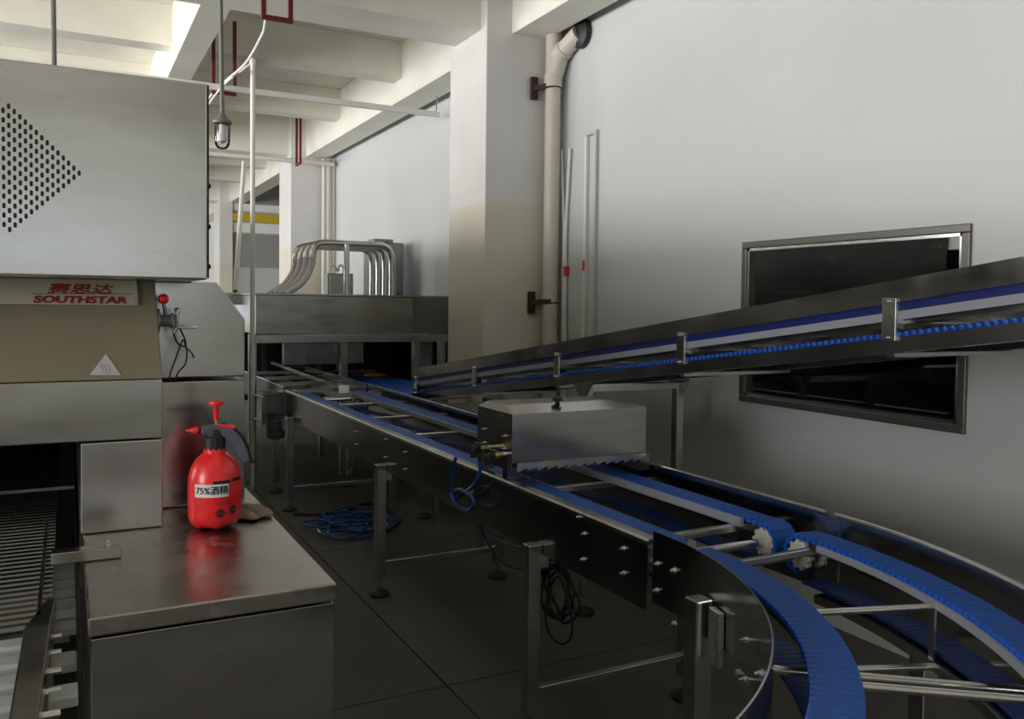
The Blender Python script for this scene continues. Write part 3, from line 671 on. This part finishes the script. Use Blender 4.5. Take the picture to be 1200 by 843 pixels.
me = MB().prism([(0, 0), (.050, .020), (.050, .034), (0, .034)], lambda u, v: (u, -.004-.22*u, v), lambda u, v: (u, -.001-.22*u, v)).mesh('curtain_strip', 'rod')
n = 13
for i in range(n): place('curtain_strip', me, cv, (QXL+.02+(QXR-QXL-.04)*i/n, QY0-.002, QZ0-.022))
obj('mount_foot', MB().box(XN+.004, QY0+.02, ZT+.008, QXL+.05, QY0+.06, QZ0+.03), 'dark_steel', cv)
obj('mount_foot', MB().box(XF-.06, QY0+.0, ZT+.0, XF-.012, QY1, QZ0+.006), 'dark_steel', cv)
obj('mount_foot', MB().box(XN+.004, QY1-.06, ZT+.008, QXL+.05, QY1-.02, QZ0+.03), 'dark_steel', cv)
for q in ((568, 503), (592, 511), (568, 519), (592, 526)):
    bolt(cv, on(*q, X=QXL), (-1, 0, 0), .004)
# brass valves and blue air hoses
for (a, b3) in (((597, 532), (560, 537)), ((580, 524), (538, 527))):
    p1 = on(*a, X=QXL-.0); p1.x = QXL; ax = Vector((-1, -.10, -.02)).normalized(); off = Vector((0, 0, 0))
    e = p1+ax*.11
    v = obj('air_valve', MB().lathe(p1, [(.008, 0), (.008, .02), (.011, .021), (.011, .03), (.0085, .031), (.0085, .036)], 10, ax), 'bright', cv, smooth=True)
    obj('brass_body', MB().lathe(p1+ax*.036, [(.010, 0), (.012, .003), (.012, .03), (.010, .034)], 10, ax), 'brass', v, smooth=True)
    obj('valve_lever', MB().bar(p1+ax*.05+Vector((0, 0, .014)), p1+ax*.085+Vector((0, 0, .026)), .007, .004), 'bright', v)
    obj('elbow', MB().tube(sm([p1+ax*.068, p1+ax*.088, p1+ax*.094+Vector((0, 0, -.012)), p1+ax*.094+Vector((0, 0, -.03))], 4), .013, 10), 'rubber', v, smooth=True)
XH = XN-.045
h1 = sm([on(a, b3, X=XH) for a, b3 in ((563, 543), (562, 556), (556, 568), (547, 576), (538, 582), (533, 587))], 6)
h2 = sm([on(a, b3, X=XH-.01) for a, b3 in ((534, 536), (531, 550), (529, 566), (529, 580), (533, 590), (541, 596), (550, 598), (555, 592), (553, 583), (545, 577), (537, 574), (532, 580))], 6)
obj('air_hose', MB().tube(h1, .0078, 8), 'blue_hose', cv, smooth=True); obj('air_hose', MB().tube(h2, .0078, 8), 'blue_hose', cv, smooth=True)
cp = on(530, 585, X=XH); obj('hose_clip', MB().box(cp.x-.012, cp.y-.014, cp.z-.025, cp.x+.012, cp.y+.014, cp.z+.02), 'steel', cv, bevel=.002)

# cables under the conveyor, and the black coil hung at the leg
kc = on(655, 697, X=XN+.09)
coil = MB()
for i, (dr, dy, dz) in enumerate(((0, 0, 0), (.006, .01, -.005), (-.008, -.012, .004), (.010, .016, .006), (.002, -.02, -.010), (-.004, .024, .003))):
    R1 = .088+dr; pts = [(kc.x+.012*math.sin(3*t+i)+i*.007-.02, kc.y+dy+R1*1.0*math.cos(t), kc.z+dz+.012+R1*1.02*math.sin(t)) for t in [2*math.pi*j/28 for j in range(28)]]
    coil.tube(pts, .0048, 7, closed=True)
pts = [(kc.x-.03+.01*math.sin(2*t), kc.y-.05+.085*math.cos(t), kc.z-.035+.115*math.sin(t)) for t in [2*math.pi*j/28 for j in range(28)]]
coil.tube(pts, .0048, 7, closed=True)
tag(obj('cable_coil', coil, 'rubber', smooth=True), 'black cable wound in a coil hanging beside conveyor leg', 'cable')
pts = [on(a, b3, X=XN+.08) for a, b3 in ((510, 575), (530, 594), (556, 603), (566, 625), (580, 650), (598, 664), (625, 667), (645, 655))]
tag(obj('slack_cable', MB().tube(sm(pts, 6), .005, 7), 'rubber', smooth=True), 'slack black cable drooping below the straight conveyor plate', 'cable')
pts = [on(a, b3, X=XN+.06) for a, b3 in ((555, 600), (570, 622), (592, 637), (620, 643), (650, 645))]
tag(obj('slack_hose', MB().tube(sm(pts, 6), .006, 7), 'blue_hose', smooth=True), 'dark blue air hose drooping under the cover box', 'hose')
# blue hose heap on the floor
hp = on(415, 613, Z=0.02); mb = MB(); ang = 0; pts = []
for i in range(170):
    t = i*.42; rr = .15+.07*math.sin(i*.37)+.03*math.sin(i*1.3); pts.append((hp.x+rr*1.0*math.cos(t)+.11*math.sin(i*.11), hp.y+rr*1.1*math.sin(t)+.16*math.cos(i*.07), .012+.022*(0.5+.5*math.sin(i*.53))+.012*(i % 5)/5))
tag(obj('hose_heap', mb.tube(sm(pts, 2), .0075, 6), 'blue_hose', smooth=True), 'tangled heap of blue hose lying on the floor', 'hose')
pts = [on(a, b3, Z=.012) for a, b3 in ((345, 602), (370, 603), (400, 601), (430, 590), (462, 600), (466, 612), (455, 622))]
tag(obj('floor_cable', MB().tube(sm(pts, 5), .009, 6), 'rubber', smooth=True), 'thin black cable on the floor beside blue hose heap', 'cable')

# ------------------------------------------------------------------ inclined conveyor
IX0, IX1 = 2.2, 2.78
inc = thing('inclined_conveyor', 'long inclined steel conveyor with blue chains rising in front of the window', 'conveyor', (2.49, 3.0, 0))
def zi(y): return 1.217+.139*(2.84-y)
def shear(mb_): return mb_.map(lambda v: Vector((v.x, v.y, v.z+zi(v.y))))
IY0, IY1 = -.35, 5.75
def rail(x0, x1, z0, z1): return shear(MB().box(x0, IY0, z0, x1, IY1, z1))
obj('near_lower_rail', shear(MB().prism([(IX0, 0), (IX0+.045, 0), (IX0+.045, .004), (IX0+.004, .004), (IX0+.004, .046), (IX0, .046)], lambda u, v: (u, IY0, v), lambda u, v: (u, IY1, v))), 'guard_steel', inc)
obj('far_lower_rail', shear(MB().prism([(IX1, 0), (IX1-.045, 0), (IX1-.045, .004), (IX1-.004, .004), (IX1-.004, .075), (IX1, .075)], lambda u, v: (u, IY0, v), lambda u, v: (u, IY1, v))), 'dark_steel', inc)
obj('near_guard', shear(MB().prism([(IX0-.004, .150), (IX0, .150), (IX0, .214), (IX0+.018, .214), (IX0+.018, .218), (IX0-.004, .218)], lambda u, v: (u, IY0, v), lambda u, v: (u, IY1, v))), 'guard_steel', inc)
obj('far_guard', rail(IX1-.004, IX1, .105, .215), 'guard_steel', inc)
obj('near_wear_strip', rail(IX0+.006, IX0+.055, .098, .124), 'wear_strip', inc)
obj('near_carrier', rail(IX0+.03, IX0+.11, .085, .098), 'dark_steel', inc)
obj('far_wear_strip', rail(IX1-.13, IX1-.02, .092, .12), 'dark_steel', inc)
def chain_rows(x, z, wd): 
    Ms = []; y = IY0+.01
    while y < IY1: Ms.append(Matrix.Translation((x, y, z+zi(y)))); y += PITCH_B
    return Ms
links_joined('upper_chain', inc, chain_rows(IX0+.06, .152, 0), .105, 'navy'); links_joined('upper_chain', inc, chain_rows(IX1-.075, .142, 0), .105, 'navy')
links_joined('return_chain', inc, chain_rows(IX0+.06, .058, 0), .09, 'navy'); links_joined('return_chain', inc, chain_rows(IX1-.075, .045, 0), .09, 'navy')
obj('near_belt_edge', rail(IX0+.004, IX0+.010, .126, .150), 'navy', inc)
RM = MB().lathe((0, 0, 0), [(.002, -.012), (.0075, -.010), (.0085, -.004), (.0085, .01)], 8, (1, 0, 0)).mesh('chain_roller', 'blue_tooth', smooth=True)
PM = MB().lathe((-.012, 0, 0), [(.0026, -.003), (.0026, .002)], 6, (1, 0, 0)).mesh('roller_pin', 'bright')
y = .30
while y < IY1:
    o = place('chain_roller', RM, inc, (IX0+.012, y, zi(y)+.054)); t = bpy.data.objects.new('roller_pin', PM); COL.objects.link(t); t.parent = o
    y += PITCH_B
for i in range(-1, 6):
    y = 1.75+.98*(i-1) if False else .77+.98*i
    if y < IY0: continue
    bk = obj('bracket', MB().box(IX0-.012, y-.024, zi(y)+.038, IX0-.006, y+.024, zi(y)+.165).box(IX0-.006, y-.024, zi(y)+.038, IX0+.03, y-.021, zi(y)+.15), 'bright', inc, bevel=.003)
    bolt(bk, (IX0-.012, y, zi(y)+.155), (-1, 0, 0), .004); bolt(bk, (IX0-.012, y, zi(y)+.046), (-1, 0, 0), .004)
    obj('crossbar', MB().bar((IX0, y, zi(y)+.10), (IX1, y, zi(y)+.10), .028, .020), 'rod', inc, bevel=.003)
    obj('lower_crossbar', MB().bar((IX0, y, zi(y)-.006), (IX1, y, zi(y)-.006), .03, .012), 'steel', inc)
    fb = obj('far_bracket', MB().box(IX1-.006, y-.02, zi(y)+.05, IX1+.004, y+.02, zi(y)+.16), 'steel', inc)
for y in (-.1, 3.47):
    for x_, s2_ in ((IX0, 1), (IX1, -1)):
        zz = zi(y)
        obj('gusset', MB().prism([(y-.085, zz+.008), (y+.085, zz-.012), (y, zz-.10)], lambda u, v: (x_-.003, u, v), lambda u, v: (x_+.003, u, v)), 'steel', inc)
        leg(inc, x_+(.028 if s2_ > 0 else -.0), y+.01, zz-.012, .045)
    obj('cross_beam', MB().bar((IX0, y+.01, zz-.03), (IX1, y+.01, zz-.03), .04, .035), 'rod', inc, bevel=.003)
    obj('leg_brace', MB().bar((IX0+.03, y+.01, .2), (IX1, y+.01, .2), .03, .03), 'steel', inc)
y = 5.55; 
for x_ in (IX0+.02, IX1): leg(inc, x_, y, zi(y)-.005, .045)
for y in (IY0+.03, IY1-.02): obj('end_roller', MB().cyl((IX0+.01, y, zi(y)+.09), (IX1-.01, y, zi(y)+.09), .035, 16), 'dark_steel', inc, smooth=True)
# low level frame at the foot of the incline
tf = thing('transfer_frame', 'low horizontal steel transfer frame under the foot of the inclined conveyor', 'frame', (2.5, 5.0, 0))
for x_ in (2.22, 2.60):
    obj('rail', MB().box(x_-.012, 3.9, .80, x_+.012, 5.40, .85), 'steel', tf, bevel=.003); obj('lower_rail', MB().box(x_-.012, 3.9, .62, x_+.012, 5.40, .65), 'dark_steel', tf, bevel=.003)
for y in (3.95, 4.65, 5.35):
    obj('crossbar', MB().box(2.208, y-.012, .80, 2.612, y+.012, .82), 'rod', tf)
    for x_ in (2.22, 2.60): obj('leg', MB().box(x_-.018, y-.018, 0, x_+.018, y+.018, .80), 'steel', tf)

# ------------------------------------------------------------------ discharge conveyor out of the tunnel
dc = thing('discharge_conveyor', 'narrow dark conveyor leading into the steel tunnel, gear motor slung below', 'conveyor', (1.75, 7.6, 0))
obj('near_side_plate', MB().box(1.44, 6.48, .66, 1.445, 9.3, .86), 'plate', dc)
obj('side_lip', MB().cyl((1.445, 6.48, .86), (1.445, 9.3, .86), .008, 8), 'steel', dc, smooth=True)
obj('far_side_plate', MB().box(2.09, 6.48, .66, 2.095, 9.3, .87), 'plate', dc)
obj('inner_rail', MB().bar((1.90, 6.46, .845), (1.90, 9.0, .87), .05, .03), 'steel', dc)
obj('rail_end', MB().bar((1.90, 6.45, .80), (1.90, 6.46, .86), .08, .02, (0, 1, 0)), 'rod', dc)
for y in (6.6, 7.2, 7.8, 8.4): obj('crossbar', MB().box(1.445, y-.015, .80, 2.09, y+.015, .83), 'rod', dc)
obj('bed', MB().box(1.45, 6.9, .74, 1.83, 9.2, .77), 'dark_steel', dc)
p = on(323, 577, Z=0); leg(dc, p.x, p.y, .70)
leg(dc, 2.05, p.y, .68); leg(dc, 1.43, 8.9, .68); leg(dc, 2.05, 8.9, .68)
gm = on(323, 500, X=1.41)
mo = obj('gear_motor', MB().lathe((gm.x, gm.y, gm.z-.10), [(.03, 0), (.062, .012), (.068, .03), (.068, .17), (.075, .175), (.075, .20)], 20), 'motor', dc, smooth=True)
for q in range(6): obj('cooling_fin', MB().lathe((gm.x, gm.y, gm.z-.06+q*.02), [(.068, 0), (.074, .002), (.074, .006), (.068, .008)], 20), 'motor', mo, smooth=True)
obj('gear_box', MB().box(gm.x-.08, gm.y-.09, gm.z+.10, gm.x+.09, gm.y+.09, gm.z+.26), 'motor', mo, bevel=.012)
obj('terminal_box', MB().box(gm.x+.03, gm.y-.13, gm.z-.02, gm.x+.12, gm.y-.05, gm.z+.07), 'light_grey', mo, bevel=.006)
obj('motor_mount', MB().box(gm.x-.10, gm.y-.10, gm.z+.255, gm.x+.16, gm.y+.10, gm.z+.27), 'dark_steel', mo)
# blue sheet belt, plank and orange pad beside it
bs = thing('sheet_conveyor', 'short flat conveyor with a plain blue sheet belt beside the tunnel mouth', 'conveyor', (2.45, 7.2, 0))
obj('belt', MB().box(2.18, 6.1, .80, 2.72, 8.25, .812), 'blue_belt', bs)
obj('frame', MB().box(2.165, 6.1, .70, 2.735, 8.25, .798), 'dark_steel', bs)
for x_, y in ((2.19, 6.14), (2.71, 6.14), (2.19, 8.2), (2.71, 8.2)): obj('leg', MB().box(x_-.02, y-.02, 0, x_+.02, y+.02, .70), 'steel', bs)
tag(obj('plank', MB().box(2.2, 8.02, .813, 2.70, 8.16, .838), 'wood', bevel=.003), 'orange-brown wooden plank lying across the blue sheet belt', 'plank')
p = on(437, 441, Z=.82)
tag(obj('orange_pad', MB().lathe((p.x, p.y, .813), [(.06, 0), (.075, .012), (.065, .028), (.03, .036)], 16).map(lambda v: Vector((p.x+(v.x-p.x)*1.0+max(0, v.x-p.x)*.9, v.y, v.z))), 'orange', smooth=True), 'small orange pad lying on the blue sheet belt', 'pad')

# ------------------------------------------------------------------ steel tunnel with pipes
TY = 7.2
tn = thing('steel_tunnel', 'long grey steel tunnel housing with curved pipes on its roof', 'tunnel', (2.3, 8.8, 0))
tx0 = on(300, 370, Y=TY).x; tz1 = on(300, 344, Y=TY).z; tz0 = on(300, 392, Y=TY).z; tzl = on(300, 401, Y=TY).z; tm_ = on(487, 370, Y=TY).x
obj('housing', MB().box(tx0, TY, tz0, tm_, 10.8, tz1-.012), 'brushed', tn, bevel=.004)
obj('end_panel', MB().box(tm_+.004, TY-.02, tz0, WX-.05, 10.8, tz1-.012), 'dark_steel', tn, bevel=.004)
obj('roof_edge', MB().box(tx0-.01, TY-.025, tz1-.010, WX-.04, 10.8, tz1+.004), 'steel', tn)
obj('bottom_rail', MB().box(tx0-.01, TY-.03, tzl-.01, WX-.05, TY+.03, tz0-.004), 'steel', tn, bevel=.003)
obj('seam_strip', MB().box(tm_-.03, TY-.012, tz0, tm_+.001, TY-.001, tz1-.014), 'dark_steel', tn)
obj('inner_hood', MB().box(tx0+.25, TY+.10, tzl-.20, tm_-.45, TY+.16, tzl-.02), 'dark_steel', tn)
obj('shade_sheet', MB().box(2.40, 8.35, .25, WX-.12, 8.38, tz0), 'black', tn)  # black sheet painting the shade under the tunnel
obj('side_shade_sheet', MB().box(WX-.16, TY+.25, .25, WX-.13, 10.6, tz0), 'black', tn)  # second black sheet, darkens the bright wall seen below the housing
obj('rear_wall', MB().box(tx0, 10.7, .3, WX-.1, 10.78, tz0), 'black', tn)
for x_ in (tx0-.02, 2.13, 2.80, WX-.15):
    obj('leg', MB().box(x_-.03, TY+.02, 0, x_+.03, TY+.08, tz0), 'steel', tn, bevel=.003); obj('leg', MB().box(x_-.03, 10.6, 0, x_+.03, 10.66, tz0), 'steel', tn)
for i in range(4):
    y = 7.50+.19*i; zt_ = on(430, 287, Y=7.5).z; xr = 2.66; xl_ = 1.92-.005*i; r = .032
    pts = sm([(xr, y, tz1), (xr, y, zt_-.20), (xr-.008, y, zt_-.10), (xr-.035, y, zt_-.035), (xr-.10, y, zt_)], 4)[:-1]+[Vector((xr-.10, y, zt_)), Vector((xl_+.10, y, zt_))]+sm([(xl_+.10, y, zt_), (xl_+.04, y, zt_-.02), (xl_+.008, y, zt_-.07), (xl_, y, zt_-.13)], 4)[1:]
    dp = obj('duct_pipe', MB().tube(pts, r, 14), 'steel', tn, smooth=True)
    pts = sm([(xl_, y, zt_-.12), (xl_-.012, y, zt_-.22), (xl_-.10, y-.02, zt_-.36), (xl_-.25, y-.05, tz1+.0)], 6)
    obj('flexible_hose', MB().tube(pts, r*.92, 12), 'clear_hose', dp, smooth=True)
p = on(406, 345, Y=7.46)
obj('pipe_stand', MB().cyl((p.x, 7.46, tz1), (p.x, 7.46, on(406, 287, Y=7.46).z), .026, 12).lathe((p.x, 7.46, tz1+.004), [(.05, 0), (.05, .01)], 12), 'rod', tn, smooth=True)
obj('corner_plate', MB().box(on(262, 344, Y=8.2).x, 8.2, tz1-.10, tx0+.2, 8.24, on(262, 343, Y=8.2).z), 'steel', tn)
kb = on(440, 345, Y=8.4); ke = on(473, 285, Y=8.4)
ec = thing('control_cabinet', 'grey control cabinet behind the curved roof pipes of the tunnel', 'cabinet', ((kb.x+ke.x)/2, 8.6, tz1+.008))
obj('body', MB().box(kb.x, 8.4, tz1+.008, ke.x, 8.8, ke.z), 'grey_paint', ec, bevel=.004); obj('door', MB().box(kb.x+.02, 8.385, tz1+.03, ke.x-.02, 8.399, ke.z-.03), 'grey_paint', ec, bevel=.003); obj('cap', MB().box(kb.x-.02, 8.38, ke.z, kb.x+.18, 8.6, ke.z+.03), 'dark_steel', ec)
kb = on(384, 345, Y=9.3); ke = on(414, 321, Y=9.3)
sb = thing('junction_box', 'small light grey junction box between the roof pipes and pillar', 'box', ((kb.x+ke.x)/2, 9.4, tz1+.008))
obj('body', MB().box(kb.x, 9.3, tz1+.008, ke.x, 9.5, ke.z), 'grey_paint', sb, bevel=.004); obj('lid', MB().box(kb.x+.02, 9.285, tz1+.02, ke.x-.02, 9.30, ke.z-.02), 'light_grey', sb, bevel=.003)
obj('cable_loop', MB().tube(sm([on(a, b3, Y=9.25) for a, b3 in ((388, 320), (387, 313), (392, 311), (396, 318), (398, 311), (403, 314), (402, 321))], 4), .012, 7), 'white_pvc', sb, smooth=True)

# ------------------------------------------------------------------ pipes and conduits
PYD = 5.36; xp = on(646, 250, Y=PYD).x
dp = thing('drain_pipe', 'thick cream plastic drain pipe with angled branch standing beside the pillar', 'pipe', (xp, PYD, 0))
obj('stack', MB().cyl((xp, PYD, 0), (xp, PYD, CEIL), .056, 20), 'pvc', dp, smooth=True)
j0 = on(645, 88, Y=PYD-.03); j1 = on(655, 62, Y=PYD-.06); j2 = on(687, 36, Y=PYD-.10)
e0 = Vector((xp, PYD, j0.z-.02))
e1 = Vector((j1.x+.02, j1.y, j1.z)); e2 = Vector((WX-.04, PYD-.26, on(684, 40, Y=PYD-.26).z))
brn = obj('branch', MB().tube(sm([e0, (xp+.02, PYD-.03, e0.z+.10), e1, e1.lerp(e2, .5), e2], 5), .062, 18), 'pvc', dp, smooth=True)
obj('socket', MB().lathe(e1, [(.062, -.05), (.069, -.048), (.069, .048), (.062, .05)], 18, (e2-e1)), 'pvc', brn, smooth=True)
obj('socket', MB().lathe((xp, PYD, e0.z-.06), [(.056, 0), (.066, .002), (.066, .09), (.056, .092)], 18), 'pvc', dp, smooth=True)
obj('hole_shadow', MB().lathe((WX-.045, e2.y, e2.z), [(.062, -.02), (.10, 0), (.10, .04)], 18, (1, 0, 0)), 'black', brn, smooth=True)  # black ring coloured as the shadow of the hole round the branch
for yp in (102, 355):
    z = on(640, yp, Y=PYD).z
    obj('clamp', MB().box(xp-.135, 5.425, z-.08, xp-.085, 5.452, z+.08).bar((xp-.11, 5.43, z), (xp-.02, PYD-.05, z+.01), .025, .035).tube([(xp+.059*math.cos(t), PYD+.059*math.sin(t), z) for t in [2*math.pi*j/20 for j in range(20)]], .006, 6, closed=True), 'rust', dp)
c_ = thing('conduit_pair', 'two thin white conduits meeting in a narrow fork on the panel wall', 'conduit', (WX-.02, on(664, 395, X=WX).y, 0))
for top_, bt_ in (((658, 176), (661, 268)), ((668, 174), (663, 268))):
    a = on(*top_, X=WX-.02); b3 = on(*bt_, X=WX-.02); e = on(659 if top_[0] < 660 else 662, 405, X=WX-.02)
    obj('conduit', MB().tube([a, b3, e, Vector((e.x, e.y, .3))], .011, 10), 'white_pvc', c_, smooth=True)
zl_ = on(662, 318, X=WX-.03); obj('red_marker', MB().lathe((WX-.021, zl_.y, zl_.z-.035), [(.019, 0), (.019, .07)], 12), 'label_red', c_, smooth=True)
a, b3 = on(690, 160, X=WX), on(701, 160, X=WX)
tk = thing('cable_trunking', 'narrow white U shaped cable trunking fixed upright on the panel wall', 'trunking', (WX-.015, (a.y+b3.y)/2, .4))
for yy in (a.y, b3.y): obj('upright', MB().box(WX-.026, yy-.012, .4, WX-.001, yy+.012, a.z), 'light_grey' if yy == b3.y else 'white_pvc', tk, bevel=.002)
obj('top_bend', MB().box(WX-.026, b3.y-.012, a.z, WX-.001, a.y+.012, a.z+.025), 'light_grey', tk, bevel=.002)
q = on(687.5, 311, X=WX-.027); obj('red_marker', MB().box(WX-.029, a.y-.013, q.z-.035, WX-.0265, a.y+.013, q.z+.035), 'label_red', tk)
# service pipes in the corner of the second pillar
for pxs, r, mname, lb in ((379, .02, 'white_pvc', 'slim white service pipe in the corner of second pillar'), (385, .032, 'pvc', 'grey drain pipe against the wall by second pillar'), (391, .012, 'white_pvc', 'thinnest white pipe against the wall past second pillar')):
    p = on(pxs, 260, Y=11.28); tag(obj('service_pipe', MB().cyl((min(p.x, WX-.03), 11.28, 0), (min(p.x, WX-.03), 11.28, BEAM-.02 if pxs != 386 else CEIL), r, 12), mname, smooth=True), lb, 'pipe')
# white upright pipe and the leaning one
p = on(296, 300, Y=6.95); zt_ = on(298, 70, Y=6.95).z
sp = thing('standpipe', 'tall white standpipe rising from floor past the steel tunnel', 'pipe', (p.x, 6.95, 0))
obj('upright', MB().cyl((p.x, 6.95, 0), (p.x, 6.95, zt_), .019, 12), 'white_pvc', sp, smooth=True)
obj('cap', MB().lathe((p.x, 6.95, zt_-.04), [(.024, 0), (.026, .04), (.018, .05)], 12), 'white_pvc', sp, smooth=True)
for yp in (462, 490): z = on(296, yp, Y=6.95).z; obj('valve_handle', MB().bar((p.x, 6.93, z), (p.x+.09, 6.9, z-.04), .03, .012), 'bright', sp, bevel=.003)
a, b3 = on(286, 190, Y=9.0), on(276, 342, Y=8.3)
tag(obj('leaning_pipe', MB().cyl(a, (b3.x, b3.y, tz1+.03), .022, 10), 'white_pvc', smooth=True), 'thin white pipe leaning at a slant behind the tall standpipe', 'pipe')
a, b3 = on(243, 185, Y=11.2), on(385, 192, Y=11.2)
tag(obj('ceiling_pipe', MB().cyl((a.x-1.5, 11.2, b3.z), (WX-.05, 11.2, b3.z), .03, 10), 'white_pvc', smooth=True), 'white horizontal pipe under the cross beam of second pillar', 'pipe')
hz = 3.27; hy = 7.42
hpipe = thing('hung_pipe', 'long grey-white pipe hung crosswise below the ceiling from a red hanger', 'pipe', (1.8, hy, hz))
obj('pipe', MB().bar((-2.0, hy, hz), (3.08, hy, hz-.01), .035, .05), 'white_pvc', hpipe, bevel=.004)
obj('end_hanger', MB().cyl((3.05, hy, hz), (3.08, hy, CEIL), .006, 6), 'steel', hpipe)
# red pipe hangers
def hanger(x0, x1, y, zb_, zt2, lb, ydir=False):
    mb = MB(); t = .028
    if not ydir: mb.box(x0, y-t/2, zb_, x0+t, y+t/2, zt2).box(x1-t, y-t/2, zb_, x1, y+t/2, zt2).box(x0+t, y-t/2, zb_, x1-t, y+t/2, zb_+t)
    else: mb.box(x0, y, zb_, x0+t, y+t, zt2).box(x0, y+x1, zb_, x0+t, y+x1+t, zt2-.05).box(x0, y+t, zb_, x0+t, y+x1, zb_+t)
    tag(obj('pipe_hanger', mb, 'red_paint', bevel=.002), lb, 'hanger')
a, b3 = on(306, 22, Y=5.45), on(343, 25, Y=5.45); hanger(a.x, b3.x, 5.45, a.z, BEAM+.03, 'dark red square steel hanger fixed on beam by the nearest pillar')
a, b3 = on(248, 100, Y=7.46), on(277, 104, Y=7.46); hanger(a.x, b3.x, 7.46, hz-.055, SEC+.2, 'dark red U hanger holding the long crosswise pipe near pendant lamp')
a = on(351, 192, Y=10.9); hanger(a.x, .20, 10.9, a.z, CEIL, 'narrow dark red hanger on the beam near the second pillar', True)
# white cables
pts = [on(a, b3, Y=y) for a, b3, y in ((312, -20, 5.5), (311, 26, 5.6), (305, 45, 6.0), (288, 74, 6.6), (268, 92, 7.2), (250, 108, 7.6), (240, 126, 8.2))]
tag(obj('ceiling_cable', MB().tube(sm(pts, 5), .010, 8), 'white_pvc', smooth=True), 'white cable curving down from the nearest red hanger under ceiling', 'cable')
pts = [on(a, b3, Y=y) for a, b3, y in ((297, 72, 6.95), (284, 82, 7.0), (266, 96, 7.2), (252, 112, 7.5), (240, 130, 8.0))]
tag(obj('ceiling_cable', MB().tube(sm(pts, 5), .009, 8), 'white_pvc', smooth=True), 'thin white cable leaving the top of tall standpipe', 'cable')
# pendant vapour-proof lamp
LY = 5.35; lp = on(260.5, 150, Y=LY); 
pend = thing('pendant_lamp', 'grey vapour proof pendant lamp with clear glass jar on a long rod', 'lamp', (lp.x, LY, on(260, 176, Y=LY).z))
z0_, z1_, z2_ = on(260, 134, Y=LY).z, on(260, 145, Y=LY).z, on(260, 175, Y=LY).z
obj('rod', MB().cyl((lp.x, LY, z0_), (lp.x-.012, LY, BEAM+.04), .013, 10), 'lamp_grey', pend, smooth=True)
obj('cap', MB().lathe((lp.x, LY, z1_), [(.054, 0), (.056, .012), (.045, .022), (.022, .045), (.016, .062), (.013, .07)], 20), 'lamp_grey', pend, smooth=True)
gj = obj('glass_jar', MB().lathe((lp.x, LY, z2_), [(.004, 0), (.028, .006), (.042, .025), (.046, .05), (.047, z1_-z2_)], 20), 'lamp_glass', pend, smooth=True)
obj('bulb', MB().lathe((lp.x, LY, z2_+.035), [(.006, 0), (.024, .012), (.028, .035), (.018, .065), (.016, z1_-z2_-.04)], 14), 'white_label', gj, smooth=True)
p = on(64, 40, Y=4.2); tag(obj('ceiling_rod', MB().cyl((p.x, 4.2, HZ1), (p.x-.01, 4.2, CEIL), .0105, 8), 'lamp_grey', smooth=True), 'thin grey rod hanging from ceiling down to the perforated hood', 'rod')
p = on(246, 243, Y=18.6); tag(obj('orange_beam', MB().box(-2, 20.8, on(246, 256, Y=20.8).z, 2.3, 20.9, on(246, 251, Y=20.8).z), 'orange'), 'orange beam in the far bay before the end windows', 'beam')
